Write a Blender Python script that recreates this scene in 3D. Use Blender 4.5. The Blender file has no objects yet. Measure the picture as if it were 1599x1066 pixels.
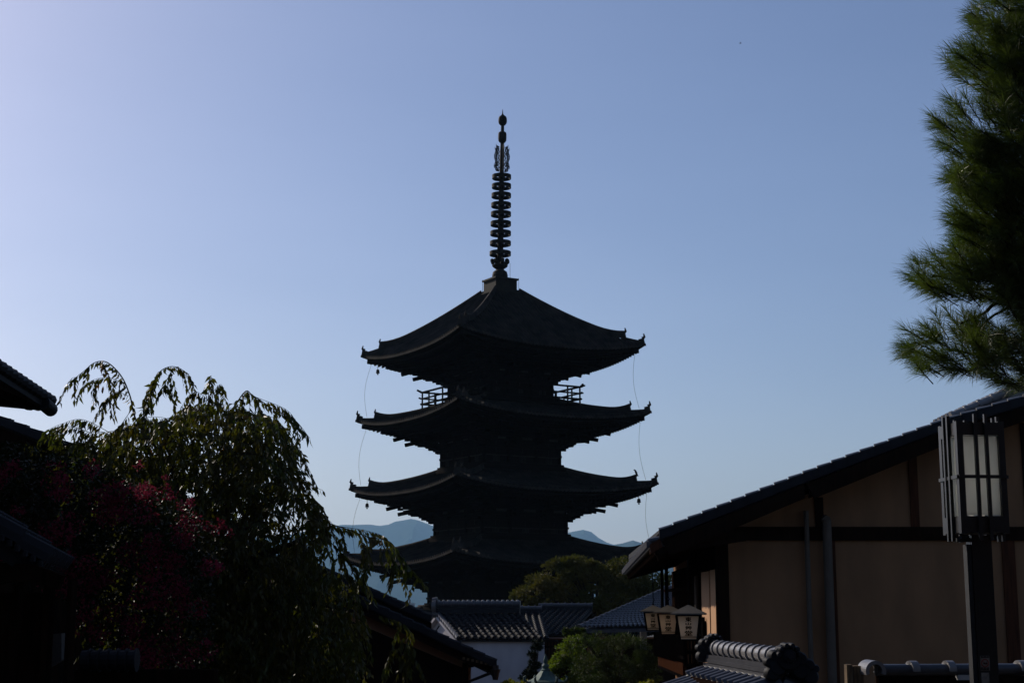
import bpy, math, random
import numpy as np
from mathutils import Vector, Matrix, noise
random.seed(7); rng = np.random.default_rng(7)
R_ = math.radians
scene = bpy.context.scene
COL = scene.collection

# ------------------------------------------------------------------ camera
F = 2340.0; W_, H_ = 1599.0, 1066.0
YH = 945.0                                   # picture row of the horizon
PITCH = math.atan((YH - H_/2)/F)
cam = bpy.data.objects.new('camera', bpy.data.cameras.new('camera'))
COL.objects.link(cam)
cam.data.lens = 36*F/W_; cam.data.sensor_width = 36
cam.data.clip_start = 0.1; cam.data.clip_end = 40000
cam.location = (0, 0, 0); cam.rotation_euler = (math.pi/2 + PITCH, 0, 0)
scene.camera = cam
cp, sp = math.cos(PITCH), math.sin(PITCH)
def P(px, py, Y):
    """world point seen at a pixel of the photograph, Y metres ahead"""
    u = (px-W_/2)/F; v = (H_/2-py)/F
    d = Vector((u, cp - v*sp, sp + v*cp))
    return d*(Y/d.y)
def ZP(py, Y): return P(800, py, Y).z

# ------------------------------------------------------------------ light
SUN_AZ = -44.0      # degrees from straight ahead, negative = left
SUN_EL = 28.5
world = bpy.data.worlds.new('World'); scene.world = world; world.use_nodes = True
wn = world.node_tree.nodes; wl = world.node_tree.links
bg = wn['Background']; sky = wn.new('ShaderNodeTexSky')
sky.sky_type = 'NISHITA'; sky.sun_disc = False
sky.sun_elevation = R_(SUN_EL); sky.sun_rotation = R_(SUN_AZ)
sky.altitude = 0; sky.air_density = 1.036; sky.dust_density = 1.063; sky.ozone_density = 4.92
tint = wn.new('ShaderNodeMixRGB'); tint.blend_type = 'MULTIPLY'; tint.inputs[0].default_value = 1
tint.inputs[2].default_value = (1.10, .955, .98, 1)
tcw = wn.new('ShaderNodeTexCoord'); mpw = wn.new('ShaderNodeMapping'); mpw.inputs['Scale'].default_value = (1.5, 1.5, 6); mpw.inputs['Rotation'].default_value = (.12, .10, .3)
nzw = wn.new('ShaderNodeTexNoise'); nzw.inputs['Scale'].default_value = 2.2; nzw.inputs['Detail'].default_value = 6
rw = wn.new('ShaderNodeValToRGB'); rw.color_ramp.elements[0].position = .30; rw.color_ramp.elements[0].color = (1, 1, 1, 1)
rw.color_ramp.elements[1].position = .85; rw.color_ramp.elements[1].color = (1.09, 1.07, 1.05, 1)
wisp = wn.new('ShaderNodeMixRGB'); wisp.blend_type = 'MULTIPLY'; wisp.inputs[0].default_value = 1
wl.new(tcw.outputs['Generated'], mpw.inputs[0]); wl.new(mpw.outputs[0], nzw.inputs[0]); wl.new(nzw.outputs[0], rw.inputs[0])
wl.new(sky.outputs[0], tint.inputs[1]); wl.new(tint.outputs[0], wisp.inputs[1]); wl.new(rw.outputs[0], wisp.inputs[2]); wl.new(wisp.outputs[0], bg.inputs[0]); bg.inputs[1].default_value = 0.093
sl = bpy.data.lights.new('sun', 'SUN'); sl.energy = 3.6; sl.angle = R_(0.53); sl.color = (1.0, 0.90, 0.78)
so = bpy.data.objects.new('sun', sl); COL.objects.link(so)
sd = Vector((math.sin(R_(SUN_AZ))*math.cos(R_(SUN_EL)), math.cos(R_(SUN_AZ))*math.cos(R_(SUN_EL)), math.sin(R_(SUN_EL))))
so.rotation_euler = sd.to_track_quat('Z', 'Y').to_euler(); so.location = (-20, 10, 30)
scene.view_settings.view_transform = 'Standard'; scene.view_settings.look = 'None'
scene.view_settings.exposure = 0.0; scene.view_settings.gamma = 1.0
scene.cycles.max_bounces = 6; scene.cycles.transparent_max_bounces = 8
scene.cycles.volume_bounces = 0

# ------------------------------------------------------------------ materials
def mat(name, c, c2=None, rough=.8, scale=6.0, bump=0.0, spec=.3, metal=0.0, trans=0.0, tint=(1.5, 1.9, .6), stretch=None, detail=5, streak=0):
    m = bpy.data.materials.new(name); m.use_nodes = True
    n = m.node_tree.nodes; l = m.node_tree.links; b = n['Principled BSDF']
    b.inputs['Roughness'].default_value = rough; b.inputs['Metallic'].default_value = metal
    b.inputs['Specular IOR Level'].default_value = spec
    tc = n.new('ShaderNodeTexCoord'); mp = n.new('ShaderNodeMapping')
    l.new(tc.outputs['Object'], mp.inputs[0])
    if stretch: mp.inputs['Scale'].default_value = stretch
    nz = n.new('ShaderNodeTexNoise'); nz.inputs['Scale'].default_value = scale; nz.inputs['Detail'].default_value = detail
    l.new(mp.outputs[0], nz.inputs[0])
    rp = n.new('ShaderNodeValToRGB'); rp.color_ramp.elements[0].position = .3; rp.color_ramp.elements[1].position = .7
    c2 = c2 or tuple(x*.6 for x in c)
    rp.color_ramp.elements[0].color = (*c, 1); rp.color_ramp.elements[1].color = (*c2, 1)
    l.new(nz.outputs[0], rp.inputs[0]); l.new(rp.outputs[0], b.inputs['Base Color'])
    if bump:
        bp = n.new('ShaderNodeBump'); bp.inputs['Strength'].default_value = bump; bp.inputs['Distance'].default_value = .01
        l.new(nz.outputs[0], bp.inputs['Height']); l.new(bp.outputs[0], b.inputs['Normal'])
    if trans:
        t = n.new('ShaderNodeBsdfTranslucent'); mx = n.new('ShaderNodeMixShader'); mx.inputs[0].default_value = trans
        g = n.new('ShaderNodeMixRGB'); g.blend_type = 'MULTIPLY'; g.inputs[0].default_value = 1
        l.new(rp.outputs[0], g.inputs[1]); g.inputs[2].default_value = (*tint, 1)
        l.new(g.outputs[0], t.inputs[0]); l.new(b.outputs[0], mx.inputs[1]); l.new(t.outputs[0], mx.inputs[2])
        l.new(mx.outputs[0], n['Material Output'].inputs[0])
    return m
M = {}
M['tile'] = mat('old_grey_tile', (.022, .022, .025), (.013, .013, .015), rough=.6, scale=3, spec=.08)
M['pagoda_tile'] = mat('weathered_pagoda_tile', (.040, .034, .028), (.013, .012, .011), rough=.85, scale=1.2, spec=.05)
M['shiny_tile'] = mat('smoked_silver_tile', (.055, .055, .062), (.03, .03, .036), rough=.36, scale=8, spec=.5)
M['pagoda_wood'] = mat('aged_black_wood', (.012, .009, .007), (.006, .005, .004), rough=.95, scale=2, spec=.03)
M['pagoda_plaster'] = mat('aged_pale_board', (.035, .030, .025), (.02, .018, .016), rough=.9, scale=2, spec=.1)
M['bronze'] = mat('dark_bronze', (.022, .018, .012), (.012, .012, .009), rough=.75, scale=3, spec=.15)
M['dark_wood'] = mat('dark_stained_wood', (.020, .011, .007), (.008, .005, .004), rough=.85, scale=4, stretch=(6, 6, .6), spec=0)
M['red_wood'] = mat('reddish_brown_wood', (.085, .032, .016), (.04, .016, .009), rough=.8, scale=4, stretch=(8, 8, .5), spec=.06)
M['pale_wood'] = mat('bare_warm_wood', (.58, .33, .17), (.40, .22, .11), rough=.7, scale=4, stretch=(8, 8, .4), spec=.2)
M['weather_wood'] = mat('weathered_post_wood', (.20, .14, .08), (.07, .05, .035), rough=.9, scale=9, stretch=(5, 5, 1), bump=.6, spec=.1)
M['beige'] = mat('beige_plaster', (.27, .145, .074), (.175, .098, .052), rough=.95, scale=1.5, spec=.02, detail=9, stretch=(1.3, 1.3, .4), bump=.25)
M['ochre'] = mat('ochre_plaster', (.46, .25, .14), (.38, .20, .11), rough=.95, scale=1.5, spec=.03)
M['white'] = mat('white_plaster', (.42, .40, .42), (.27, .26, .27), rough=.95, scale=1.0, spec=.05, detail=9, stretch=(1, 1, .4))
M['pipe'] = mat('grey_pipe', (.11, .088, .070), (.085, .070, .055), rough=.6, scale=4, spec=.1)
M['gutter'] = mat('dark_copper_gutter', (.035, .025, .020), rough=.5, scale=4, spec=.4)
M['lamp_frame'] = mat('black_painted_metal', (.012, .012, .012), (.007, .007, .007), rough=.34, scale=14, spec=.5, bump=.1)
M['lamp_edge'] = mat('worn_grey_metal', (.022, .022, .022), (.014, .014, .014), rough=.6, scale=14, spec=.2)
M['paper'] = mat('lantern_paper', (.62, .55, .46), (.54, .48, .39), rough=.7, scale=3, spec=.1, trans=.5, tint=(1.25, 1.2, 1.12))
M['ink'] = mat('black_ink', (.006, .005, .005), rough=.8, spec=.1)
M['lantern_metal'] = mat('lantern_roof_metal', (.10, .085, .065), (.06, .05, .04), rough=.6, scale=9, spec=.4)
M['patina'] = mat('green_patina_bronze', (.10, .17, .14), (.05, .09, .075), rough=.7, scale=7, spec=.3)
M['bark'] = mat('dark_bark', (.035, .026, .020), (.016, .012, .010), rough=.95, scale=14, bump=.8, spec=.1)
M['cherry_leaf'] = mat('cherry_leaf', (.040, .050, .008), (.072, .048, .010), rough=.48, scale=2.2, spec=.25, trans=.32)
M['rust_leaf'] = mat('rusty_autumn_leaf', (.16, .055, .015), (.09, .045, .012), rough=.5, scale=3, spec=.4, trans=.3)
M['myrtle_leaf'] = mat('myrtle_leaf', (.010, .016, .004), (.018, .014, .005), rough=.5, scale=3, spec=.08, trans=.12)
M['petal'] = mat('pink_petal', (.22, .026, .048), (.11, .014, .028), rough=.8, scale=3, spec=.03, trans=.2, tint=(1.5, 1.5, 1.4))
M['needle'] = mat('pine_needle', (.066, .092, .022), (.10, .115, .036), rough=.42, scale=5, spec=.4, trans=.2)
M['bush'] = mat('sunny_bush_leaf', (.065, .10, .018), (.12, .13, .02), rough=.6, scale=1.6, spec=.2, trans=.25)
M['yellow_bush'] = mat('yellow_bush_leaf', (.22, .18, .02), (.12, .12, .02), rough=.6, scale=2, spec=.2, trans=.25)
M['dark_bush'] = mat('dull_green_leaf', (.035, .055, .016), (.055, .060, .018), rough=.7, scale=1.2, spec=.15, trans=.15)
M['far_leaf'] = mat('olive_brown_leaf', (.055, .060, .014), (.095, .070, .020), rough=.8, scale=.5, spec=.1, trans=.15)
M['conifer'] = mat('blackish_conifer_leaf', (.014, .024, .010), (.022, .030, .012), rough=.8, scale=2, spec=.1)
M['ground'] = mat('grey_paving', (.06, .056, .052), (.04, .038, .035), rough=.9, scale=.4, spec=.2)
M['forest'] = mat('forested_hill', (.018, .032, .026), (.032, .044, .034), rough=1, scale=.012, spec=0, detail=10)
M['feather'] = mat('black_feather', (.012, .012, .014), rough=.7, spec=.2)
M['concrete'] = mat('pale_concrete', (.45, .44, .42), rough=.9, scale=.3)
M['red_paint'] = mat('faded_red_paint', (.30, .05, .03), rough=.6, scale=20)
M['sticker'] = mat('faded_white_sticker', (.22, .19, .16), rough=.6, scale=30)
M['pale_glint_tile'] = mat('sunlit_smoked_tile', (.22, .21, .205), (.13, .125, .125), rough=.34, scale=8, spec=.6)  # smoked tile in a paler colour that carries its sunlit highlights
M['beam'] = mat('dark_red_beam', (.045, .018, .009), (.025, .010, .006), rough=.9, scale=4, stretch=(8, 8, .5), spec=0)
M['dim_plaster'] = mat('dim_plaster', (.10, .09, .08), (.07, .065, .06), rough=.95, spec=.03)
M['dark'] = mat('dark_interior', (.006, .005, .005), rough=.95, spec=0)
gm = bpy.data.materials.new('frosted_lamp_glass'); gm.use_nodes = True
n = gm.node_tree.nodes; l = gm.node_tree.links; b = n['Principled BSDF']
b.inputs['Base Color'].default_value = (.6, .62, .52, 1); b.inputs['Roughness'].default_value = .35
tr = n.new('ShaderNodeBsdfTranslucent'); tr.inputs[0].default_value = (.95, .95, .92, 1)
mx = n.new('ShaderNodeMixShader'); mx.inputs[0].default_value = .85
l.new(b.outputs[0], mx.inputs[1]); l.new(tr.outputs[0], mx.inputs[2]); l.new(mx.outputs[0], n['Material Output'].inputs[0])
M['glass'] = gm

# ------------------------------------------------------------------ helpers
class MB:
    """collects pieces of one mesh (world coordinates unless a matrix is set)"""
    def __init__(s, mtx=None): s.v = []; s.f = []; s.mtx = mtx
    def add(s, vs, fs):
        o = len(s.v)
        if s.mtx is not None: vs = [s.mtx @ Vector(p) for p in vs]
        s.v += [tuple(p) for p in vs]; s.f += [tuple(i+o for i in f) for f in fs]
        return s
    def box(s, c, d, rz=0.0, mt=None):
        hx, hy, hz = d[0]/2, d[1]/2, d[2]/2
        vs = [Vector((x, y, z)) for x in (-hx, hx) for y in (-hy, hy) for z in (-hz, hz)]
        if mt is not None: vs = [mt @ p for p in vs]
        elif rz: vs = [Matrix.Rotation(rz, 3, 'Z') @ p for p in vs]
        c = Vector(c); vs = [p + c for p in vs]
        return s.add(vs, [(0, 1, 3, 2), (4, 6, 7, 5), (0, 4, 5, 1), (2, 3, 7, 6), (0, 2, 6, 4), (1, 5, 7, 3)])
    def bar(s, a, b, w, h, up=(0, 0, 1)):
        """box beam from a to b, w across, h deep"""
        a, b = Vector(a), Vector(b); t = (b-a).normalized(); up = Vector(up)
        x = t.cross(up)
        if x.length < 1e-4: x = t.cross(Vector((0, 1, 0)))
        x.normalize(); z = x.cross(t)
        vs = [p + x*sx*w/2 + z*sz*h/2 for p in (a, b) for sx in (-1, 1) for sz in (-1, 1)]
        return s.add(vs, [(0, 1, 3, 2), (4, 6, 7, 5), (0, 4, 5, 1), (2, 3, 7, 6), (0, 2, 6, 4), (1, 5, 7, 3)])
    def tube(s, pts, r, n=8, caps=True):
        pts = [Vector(p) for p in pts]; k = len(pts)
        rs = r if hasattr(r, '__len__') else [r]*k
        vs = []; up = None
        for i, p in enumerate(pts):
            t = (pts[min(i+1, k-1)] - pts[max(i-1, 0)]).normalized()
            if up is None: up = t.orthogonal().normalized()
            up = (up - t*up.dot(t)).normalized(); w = t.cross(up)
            for j in range(n):
                a = 2*math.pi*j/n; vs.append(p + (up*math.cos(a) + w*math.sin(a))*rs[i])
        fs = [(i*n+j, i*n+(j+1) % n, (i+1)*n+(j+1) % n, (i+1)*n+j) for i in range(k-1) for j in range(n)]
        if caps: fs += [tuple(range(n))[::-1], tuple(range((k-1)*n, k*n))]
        return s.add(vs, fs)
    def lathe(s, c, prof, n=20, tilt=None):
        """prof = [(r, z)] about a vertical axis at c"""
        c = Vector(c); vs = []
        for r, z in prof:
            for j in range(n):
                a = 2*math.pi*j/n; p = Vector((max(r, 1e-4)*math.cos(a), max(r, 1e-4)*math.sin(a), z))
                if tilt is not None: p = tilt @ p
                vs.append(c+p)
        k = len(prof)
        fs = [(i*n+j, i*n+(j+1) % n, (i+1)*n+(j+1) % n, (i+1)*n+j) for i in range(k-1) for j in range(n)]
        fs += [tuple(range(n))[::-1], tuple(range((k-1)*n, k*n))]
        return s.add(vs, fs)
    def prism(s, poly, d):
        """closed outline poly (3D points) pushed along d"""
        d = Vector(d); k = len(poly); vs = [Vector(p) for p in poly]; vs += [p+d for p in vs]
        fs = [tuple(range(k))[::-1], tuple(range(k, 2*k))] + [(i, (i+1) % k, k+(i+1) % k, k+i) for i in range(k)]
        return s.add(vs, fs)
    def grid(s, rows):
        r = len(rows); c = len(rows[0])
        return s.add([p for row in rows for p in row], [(i*c+j, i*c+j+1, (i+1)*c+j+1, (i+1)*c+j) for i in range(r-1) for j in range(c-1)])
    def build(s, name, m, parent=None, label=None, cat=None, group=None, kind=None, origin=None, smooth=False):
        me = bpy.data.meshes.new(name); v = s.v
        if parent is not None: og = Vector(parent.get('_o', (0, 0, 0)))
        else: og = Vector(origin) if origin is not None else Vector((0, 0, 0))
        me.from_pydata([(p[0]-og.x, p[1]-og.y, p[2]-og.z) for p in v], [], s.f)
        me.materials.append(M[m] if isinstance(m, str) else m)
        if smooth:
            me.polygons.foreach_set('use_smooth', [True]*len(me.polygons))
            try: me.set_sharp_from_angle(angle=R_(38))
            except Exception: pass
        me.update(); o = bpy.data.objects.new(name, me); COL.objects.link(o)
        if parent is not None: o.parent = parent
        else: o.location = og
        o['_o'] = tuple(og)
        tag(o, label, cat, group, kind)
        return o
def tag(o, label=None, cat=None, group=None, kind=None):
    if label: o['label'] = label
    if cat: o['category'] = cat
    if group: o['group'] = group
    if kind: o['kind'] = kind
def thing(name, loc, label, cat, group=None):
    o = bpy.data.objects.new(name, None); COL.objects.link(o); o.location = loc; o['_o'] = tuple(loc)
    o.empty_display_size = .3
    tag(o, label, cat, group); return o
def np_mesh(name, V, Fq, m, parent=None, origin=None, **kw):
    """V (n,3) array, Fq (k,4) array of quads"""
    og = np.array(parent['_o'] if parent is not None else (origin if origin is not None else (0, 0, 0)), float)
    me = bpy.data.meshes.new(name); me.vertices.add(len(V)); me.vertices.foreach_set('co', (V-og).astype(np.float32).ravel())
    k = Fq.shape[1]
    me.loops.add(Fq.size); me.loops.foreach_set('vertex_index', Fq.astype(np.int32).ravel())
    me.polygons.add(len(Fq)); me.polygons.foreach_set('loop_start', np.arange(0, Fq.size, k, dtype=np.int32))
    me.polygons.foreach_set('loop_total', np.full(len(Fq), k, np.int32)) if False else None
    me.update(calc_edges=True); me.validate()
    me.materials.append(M[m]); o = bpy.data.objects.new(name, me); COL.objects.link(o)
    if parent is not None: o.parent = parent
    else: o.location = tuple(og)
    o['_o'] = tuple(og); tag(o, **kw); return o
def unit(a): return a/np.maximum(np.linalg.norm(a, axis=1, keepdims=True), 1e-9)
def leaves(B, D, L, Wd, curl=.25):
    """blades: base B, direction D, length L, width Wd -> V, F"""
    nL = len(B); D = unit(D); r = rng.normal(size=(nL, 3)); S = unit(np.cross(D, r)); N = np.cross(S, D)
    L = L[:, None]; Wd = Wd[:, None]
    c = curl*L
    p0 = B; p1 = B + D*L*.42 + S*Wd*.5 + N*c*.25; p2 = B + D*L - N*c*.35; p3 = B + D*L*.42 - S*Wd*.5 + N*c*.25
    pm = B + D*L*.5 + N*c*.02
    V = np.stack([p0, p1, p2, p3, pm], 1).reshape(-1, 3)
    i = (np.arange(nL)*5)[:, None]
    Fq = np.concatenate([i+np.array([[0, 1, 2, 4]]), i+np.array([[0, 4, 2, 3]])], 0)
    return V, Fq
def in_poly(pts, poly):
    x, y = pts[:, 0], pts[:, 1]; res = np.zeros(len(pts), bool); k = len(poly)
    for i in range(k):
        x1, y1 = poly[i]; x2, y2 = poly[(i+1) % k]
        c = ((y1 > y) != (y2 > y)) & (x < (x2-x1)*(y-y1)/((y2-y1) or 1e-9)+x1); res ^= c
    return res
def Pn(px, py, Y):
    u = (px-W_/2)/F; v = (H_/2-py)/F
    d = np.stack([u, cp-v*sp, sp+v*cp], 1); return d*(Y/d[:, 1])[:, None]

# ------------------------------------------------------------------ ground
def gz(y):
    pts = [(-60, 1.2), (0, -1.6), (12, -2.3), (30, -3.6), (60, -5.2), (120, -5.6), (400, -8), (60000, -8)]
    for (a, za), (b, zb) in zip(pts, pts[1:]):
        if y <= b: return za+(zb-za)*(max(y, a)-a)/(b-a)
    return -8
ys = [-60, -20, 0, 6, 12, 20, 30, 45, 60, 90, 120, 200, 400, 1500, 5000, 20000]
g = MB(); g.grid([[(x, y, gz(y)) for x in (-14000, -3000, -500, -60, -10, 0, 10, 60, 500, 3000, 14000)] for y in ys])
g.build('ground', 'ground', kind='structure')
def hill(name, Y, prof, depth, amp, seed, label=None):
    r = np.random.default_rng(seed); xs = np.linspace(prof[0][0], prof[-1][0], 260)
    top = np.interp(xs, [p[0] for p in prof], [p[1] for p in prof])
    ph = r.uniform(0, 6.28, 12); fr = r.uniform(.02, .35, 12)
    top = top + sum(np.sin(xs*f+p)/(1+f*18)*amp for f, p in zip(fr, ph))
    nr = 60; rows = []
    for i in range(nr):
        t = i/(nr-1); row = []
        for j, px in enumerate(xs):
            Yd = Y - depth*t
            p = P(px, top[j], Y); h = p.z+30
            k = (1-t)**1.25
            wob = 1 + .55*min(1, t*3)*(noise.fractal(Vector((px*.02+seed, t*5, seed)), .9, 2.1, 6)*.5)
            x = p.x
            row.append((x, Yd + (120*math.sin(px*.05+seed)+60*math.sin(px*.17)), -12 + h*k*wob))
        rows.append(row)
    for t in (.35, 1.0):
        rows.insert(0, [(a[0], Y+depth*.8*t+200, -12+(a[2]+12)*(1-t)) for a in rows[-nr]])
    m = MB(); m.grid(rows); return m.build(name, 'forest', kind='structure', smooth=True)
hill('mountains', 11500, [(-900, 870), (200, 850), (420, 842), (500, 826), (560, 823), (600, 823), (612, 819), (640, 814), (668, 822), (700, 835), (760, 850), (840, 848), (878, 838), (905, 831), (925, 838), (945, 850), (975, 858), (1010, 866), (1300, 885), (2400, 900)], 3200, 1.2, 3)
hill('mountains', 8800, [(-900, 905), (300, 892), (480, 880), (560, 872), (620, 892), (700, 905), (800, 912), (920, 868), (965, 853), (985, 850), (1010, 855), (1060, 862), (1400, 890), (2400, 910)], 2300, 1.0, 11)

# ------------------------------------------------------------------ haze
hz = MB(); hz.box((0, 7000, 390), (26000, 16400, 810))
hm = bpy.data.materials.new('thin_blue_haze'); hm.use_nodes = True
n = hm.node_tree.nodes; l = hm.node_tree.links; n.remove(n['Principled BSDF'])
pv = n.new('ShaderNodeVolumePrincipled'); pv.inputs['Density'].default_value = 0.000052
pv.inputs['Color'].default_value = (.36, .66, 1.0, 1); pv.inputs['Anisotropy'].default_value = .3
l.new(pv.outputs[0], n['Material Output'].inputs['Volume'])
hz.build('haze', hm, kind='stuff', origin=(0, 5200, -15))

# ------------------------------------------------------------------ pagoda
PY = 120.0
pc = P(780.5, 900, PY); PZG = gz(PY)
pag = thing('pagoda', (pc.x, PY, PZG), 'dark five-storey wooden pagoda with tiled roofs and tall ringed spire rising over the town', 'pagoda')
ROT = Matrix.Translation((pc.x, PY, 0)) @ Matrix.Rotation(R_(45-14), 4, 'Z')
def m_at(py): return (PY*cp + ZP(py, PY)*sp)/F        # metres per pixel at the axis
def zt(py): return ZP(py, PY)
FACES = [Matrix.Rotation(k*math.pi/2, 4, 'Z') for k in range(4)]
tipy = [547, 650, 759, 866, 972]; Rpx = [227, 236, 247, 258, 269]
bodypx = [84.5, 97, 108, 118, 128]
inny = [460, 631, 738, 845, 951]
for k in range(5):
    mpp = m_at(tipy[k]); Wd = Rpx[k]*mpp/math.sqrt(2); zT = zt(tipy[k])
    bw = bodypx[k]*mpp/math.sqrt(2)                     # half side of the wall below this roof
    wi = (31*m_at(460) if k == 0 else bodypx[k-1]*m_at(inny[k]))/math.sqrt(2)
    zi = zt(inny[k]); sag = .80
    def ze(x, Wd=Wd, zT=zT): return zT - sag*(1-min(1, abs(x)/Wd)**2.4)
    def hz_(x, d, Wd=Wd, wi=wi, zi=zi):
        t = max(0, min(1, (Wd-d)/(Wd-wi))); e = ze(x)
        c = .84 if k == 0 else .66
        return e + (zi-e)*(c*t+(1-c)*t*t)
    # tiled surface with round cover-tile ribs
    rf = None; mb = MB(); fas = MB(); pitch = .34; nr = int(round(2*Wd/pitch)); prof = [(-.5, 0), (-.24, .01), (-.17, .12), (0, .165), (.17, .12), (.24, .01)]
    xs = [(-Wd + (i+.5+a)*2*Wd/nr, h) for i in range(nr) for a, h in prof] + [(Wd, 0)]
    NR = 14
    for fm in FACES:
        rows = []
        for j in range(NR+1):
            row = []
            for x, h in xs:
                dm = max(abs(x), wi); d = Wd + .0 + (dm-Wd)*j/NR
                row.append(ROT @ (fm @ Vector((x, -d, hz_(x, d)+h))))
            rows.append(row)
        mb.grid(rows)
        # eave edge of the tiles: rounded tile ends and the flat fascia under them
        lo = [ROT @ (fm @ Vector((x, -Wd, ze(x)-(.10 if h > .05 else .16)))) for x, h in xs]
        mb.grid([rows[0], lo])
        ins = [ROT @ (fm @ Vector((x*(Wd-.45)/Wd, -(Wd-.45), ze(x)-.30))) for x, h in xs]
        fas.grid([lo, ins])
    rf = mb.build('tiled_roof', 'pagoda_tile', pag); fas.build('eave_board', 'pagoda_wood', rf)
    # hip ridges
    rd2 = math.sqrt(2)
    for fm in FACES:
        rb = MB()
        def hp(r, dz=0): d = r/rd2; return ROT @ (fm @ Vector((d, -d, hz_(d, d)+dz)))
        Rt = Wd*rd2
        for a, b_, w, h in ((wi*rd2, Rt*.865, .36, .46), (Rt*.85, Rt*.992, .30, .26)):
            n_ = 16; pts = [a+(b_-a)*i/n_ for i in range(n_+1)]
            up = [0]*(n_-3) + [.03, .10, .22, .40] if True else 0
            side = (fm @ Vector((1, 1, 0))).normalized(); side = (ROT.to_3x3() @ side)
            ring = []
            for r, u in zip(pts, up):
                c0 = hp(r, u*.75)
                ring.append([c0 - side*w*.5 + Vector((0, 0, -.1)), c0 - side*w*.45 + Vector((0, 0, h*.75)), c0 + Vector((0, 0, h)), c0 + side*w*.45 + Vector((0, 0, h*.75)), c0 + side*w*.5 + Vector((0, 0, -.1))])
            rb.grid(ring); rb.add(ring[0], [(0, 1, 2, 3, 4)]); rb.add(ring[-1], [(4, 3, 2, 1, 0)])
            # upturned end tile
            e = hp(b_, .30 + h*.6); out = (ROT.to_3x3() @ (fm.to_3x3() @ Vector((1, -1, 0)))).normalized()
            rb.bar(e - out*.30 + Vector((0, 0, -.28)), e + out*.10 + Vector((0, 0, -.20)), w*1.25, .42)
            rb.tube([e - out*.05, e + out*.12 + Vector((0, 0, .14)), e + out*.06 + Vector((0, 0, .40))], [.16, .10, .04], 6)
        tipc = hp(Rt, -.06); rb.bar(tipc - out*.5, tipc + out*.12 + Vector((0, 0, .05)), .26, .18)
        rb.build('hip_ridge', 'pagoda_tile', rf)
    # rafters: two layers of many slim beams and the boards over them
    ra = MB()
    for fm in FACES:
        mt = ROT @ fm
        nraf = int(2*Wd/.36)
        for i in range(nraf+1):
            x = -Wd*.97 + i*(Wd*1.94)/nraf
            z0 = ze(x)-.42; d0 = Wd-.35; d1 = max(abs(x)*.98, Wd-1.9)
            if d1 < d0-.12:
                ra.bar(mt @ Vector((x, -d0, z0-.10)), mt @ Vector((x, -d1, z0-.10+.12*(d0-d1))), .12, .15)
            d2 = Wd-1.35; d3 = max(abs(x)*.98, bw)
            if d3 < d2-.2:
                ra.bar(mt @ Vector((x, -d2, z0-.34)), mt @ Vector((x, -d3, z0-.34+.10*(d2-d3))), .14, .18)
        # soffit boards and the bearing beams at the rafter ends
        seg = 28; X = [-1+2*i/seg for i in range(seg+1)]
        ra.grid([[mt @ Vector((s*(Wd-.35), -(Wd-.35), ze(s*Wd)-.36)) for s in X], [mt @ Vector((s*(Wd-1.4), -(Wd-1.4), ze(s*Wd)-.30)) for s in X], [mt @ Vector((s*bw, -bw, ze(s*Wd*.6)+.1)) for s in X]])
        for dd, dz, hh in ((Wd-.42, -.40, .13), (Wd-1.42, -.62, .16)):
            for a, b_ in zip(X, X[1:]):
                ra.bar(mt @ Vector((a*dd, -dd, ze(a*Wd)+dz)), mt @ Vector((b_*dd, -dd, ze(b_*Wd)+dz)), .14, hh)
        # hip rafter out to the corner
        ra.bar(mt @ Vector((bw, -bw, zT-1.05)), mt @ Vector((Wd-.32, -Wd+.32, zT-.50)), .26, .34)
    ra.build('rafters', 'pagoda_wood', rf)
    # bracket complexes stepping out from the wall
    bk = MB(); zb = zT-sag-1.75                         # underside of the bracket zone
    steps = ((.35, .05), (.95, .42), (1.60, .80), (2.25, 1.12))
    for fm in FACES:
        mt = ROT @ fm
        for st, dz in steps:
            q = bw+st; bk.bar(mt @ Vector((-q-.35, -q, zb+dz+.12)), mt @ Vector((q+.35, -q, zb+dz+.12)), .17, .20)
        for c in (-1, -.36, .36, 1):
            for st, dz in steps:
                q = bw+st; xx = c*bw*.97
                bk.box(mt @ Vector((xx, -q, zb+dz-.03)), (.34, .34, .16), R_(31))
                for o_ in (-.42, .42): bk.box(mt @ Vector((xx+o_, -q, zb+dz-.06)), (.22, .22, .14), R_(31))
                bk.bar(mt @ Vector((xx-.55, -q, zb+dz-.17)), mt @ Vector((xx+.55, -q, zb+dz-.17)), .15, .14)
            bk.bar(mt @ Vector((xx, -bw, zb+.05)), mt @ Vector((xx, -bw-1.0, zb+.22)), .17, .22)
            bk.bar(mt @ Vector((xx, -bw, zb+.9)), mt @ Vector((xx, -bw-2.75, zb+.50)), .17, .24)      # tail rafter
        # corner: diagonal arms and two slanting tail rafters
        dg = lambda r, z: mt @ Vector((bw+r/rd2, -bw-r/rd2, z))
        bk.bar(dg(0, zb), dg(1.0, zb+.05), .2, .24); bk.bar(dg(0, zb+.3), dg(1.9, zb+.35), .2, .22)
        bk.bar(dg(0, zb+1.0), dg(3.0, zb+.42), .22, .28); bk.bar(dg(0, zb+1.75), dg(4.0, zb+.86), .22, .28)
        for r, z in ((1.0, .2), (1.9, .45), (2.8, .85), (3.7, 1.2)): bk.box(dg(r, zb+z), (.36, .36, .2), R_(31))
    # wall
    zb0 = zt(inny[k+1])-.3 if k < 4 else PZG
    wl_ = MB(); wl_.box(ROT @ Vector((0, 0, (zb0+zT-.6)/2)), (2*bw-.16, 2*bw-.16, zT-.6-zb0), R_(31))
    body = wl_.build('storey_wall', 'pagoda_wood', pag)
    bk.build('brackets', 'pagoda_wood', body)
    cb = MB()
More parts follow.
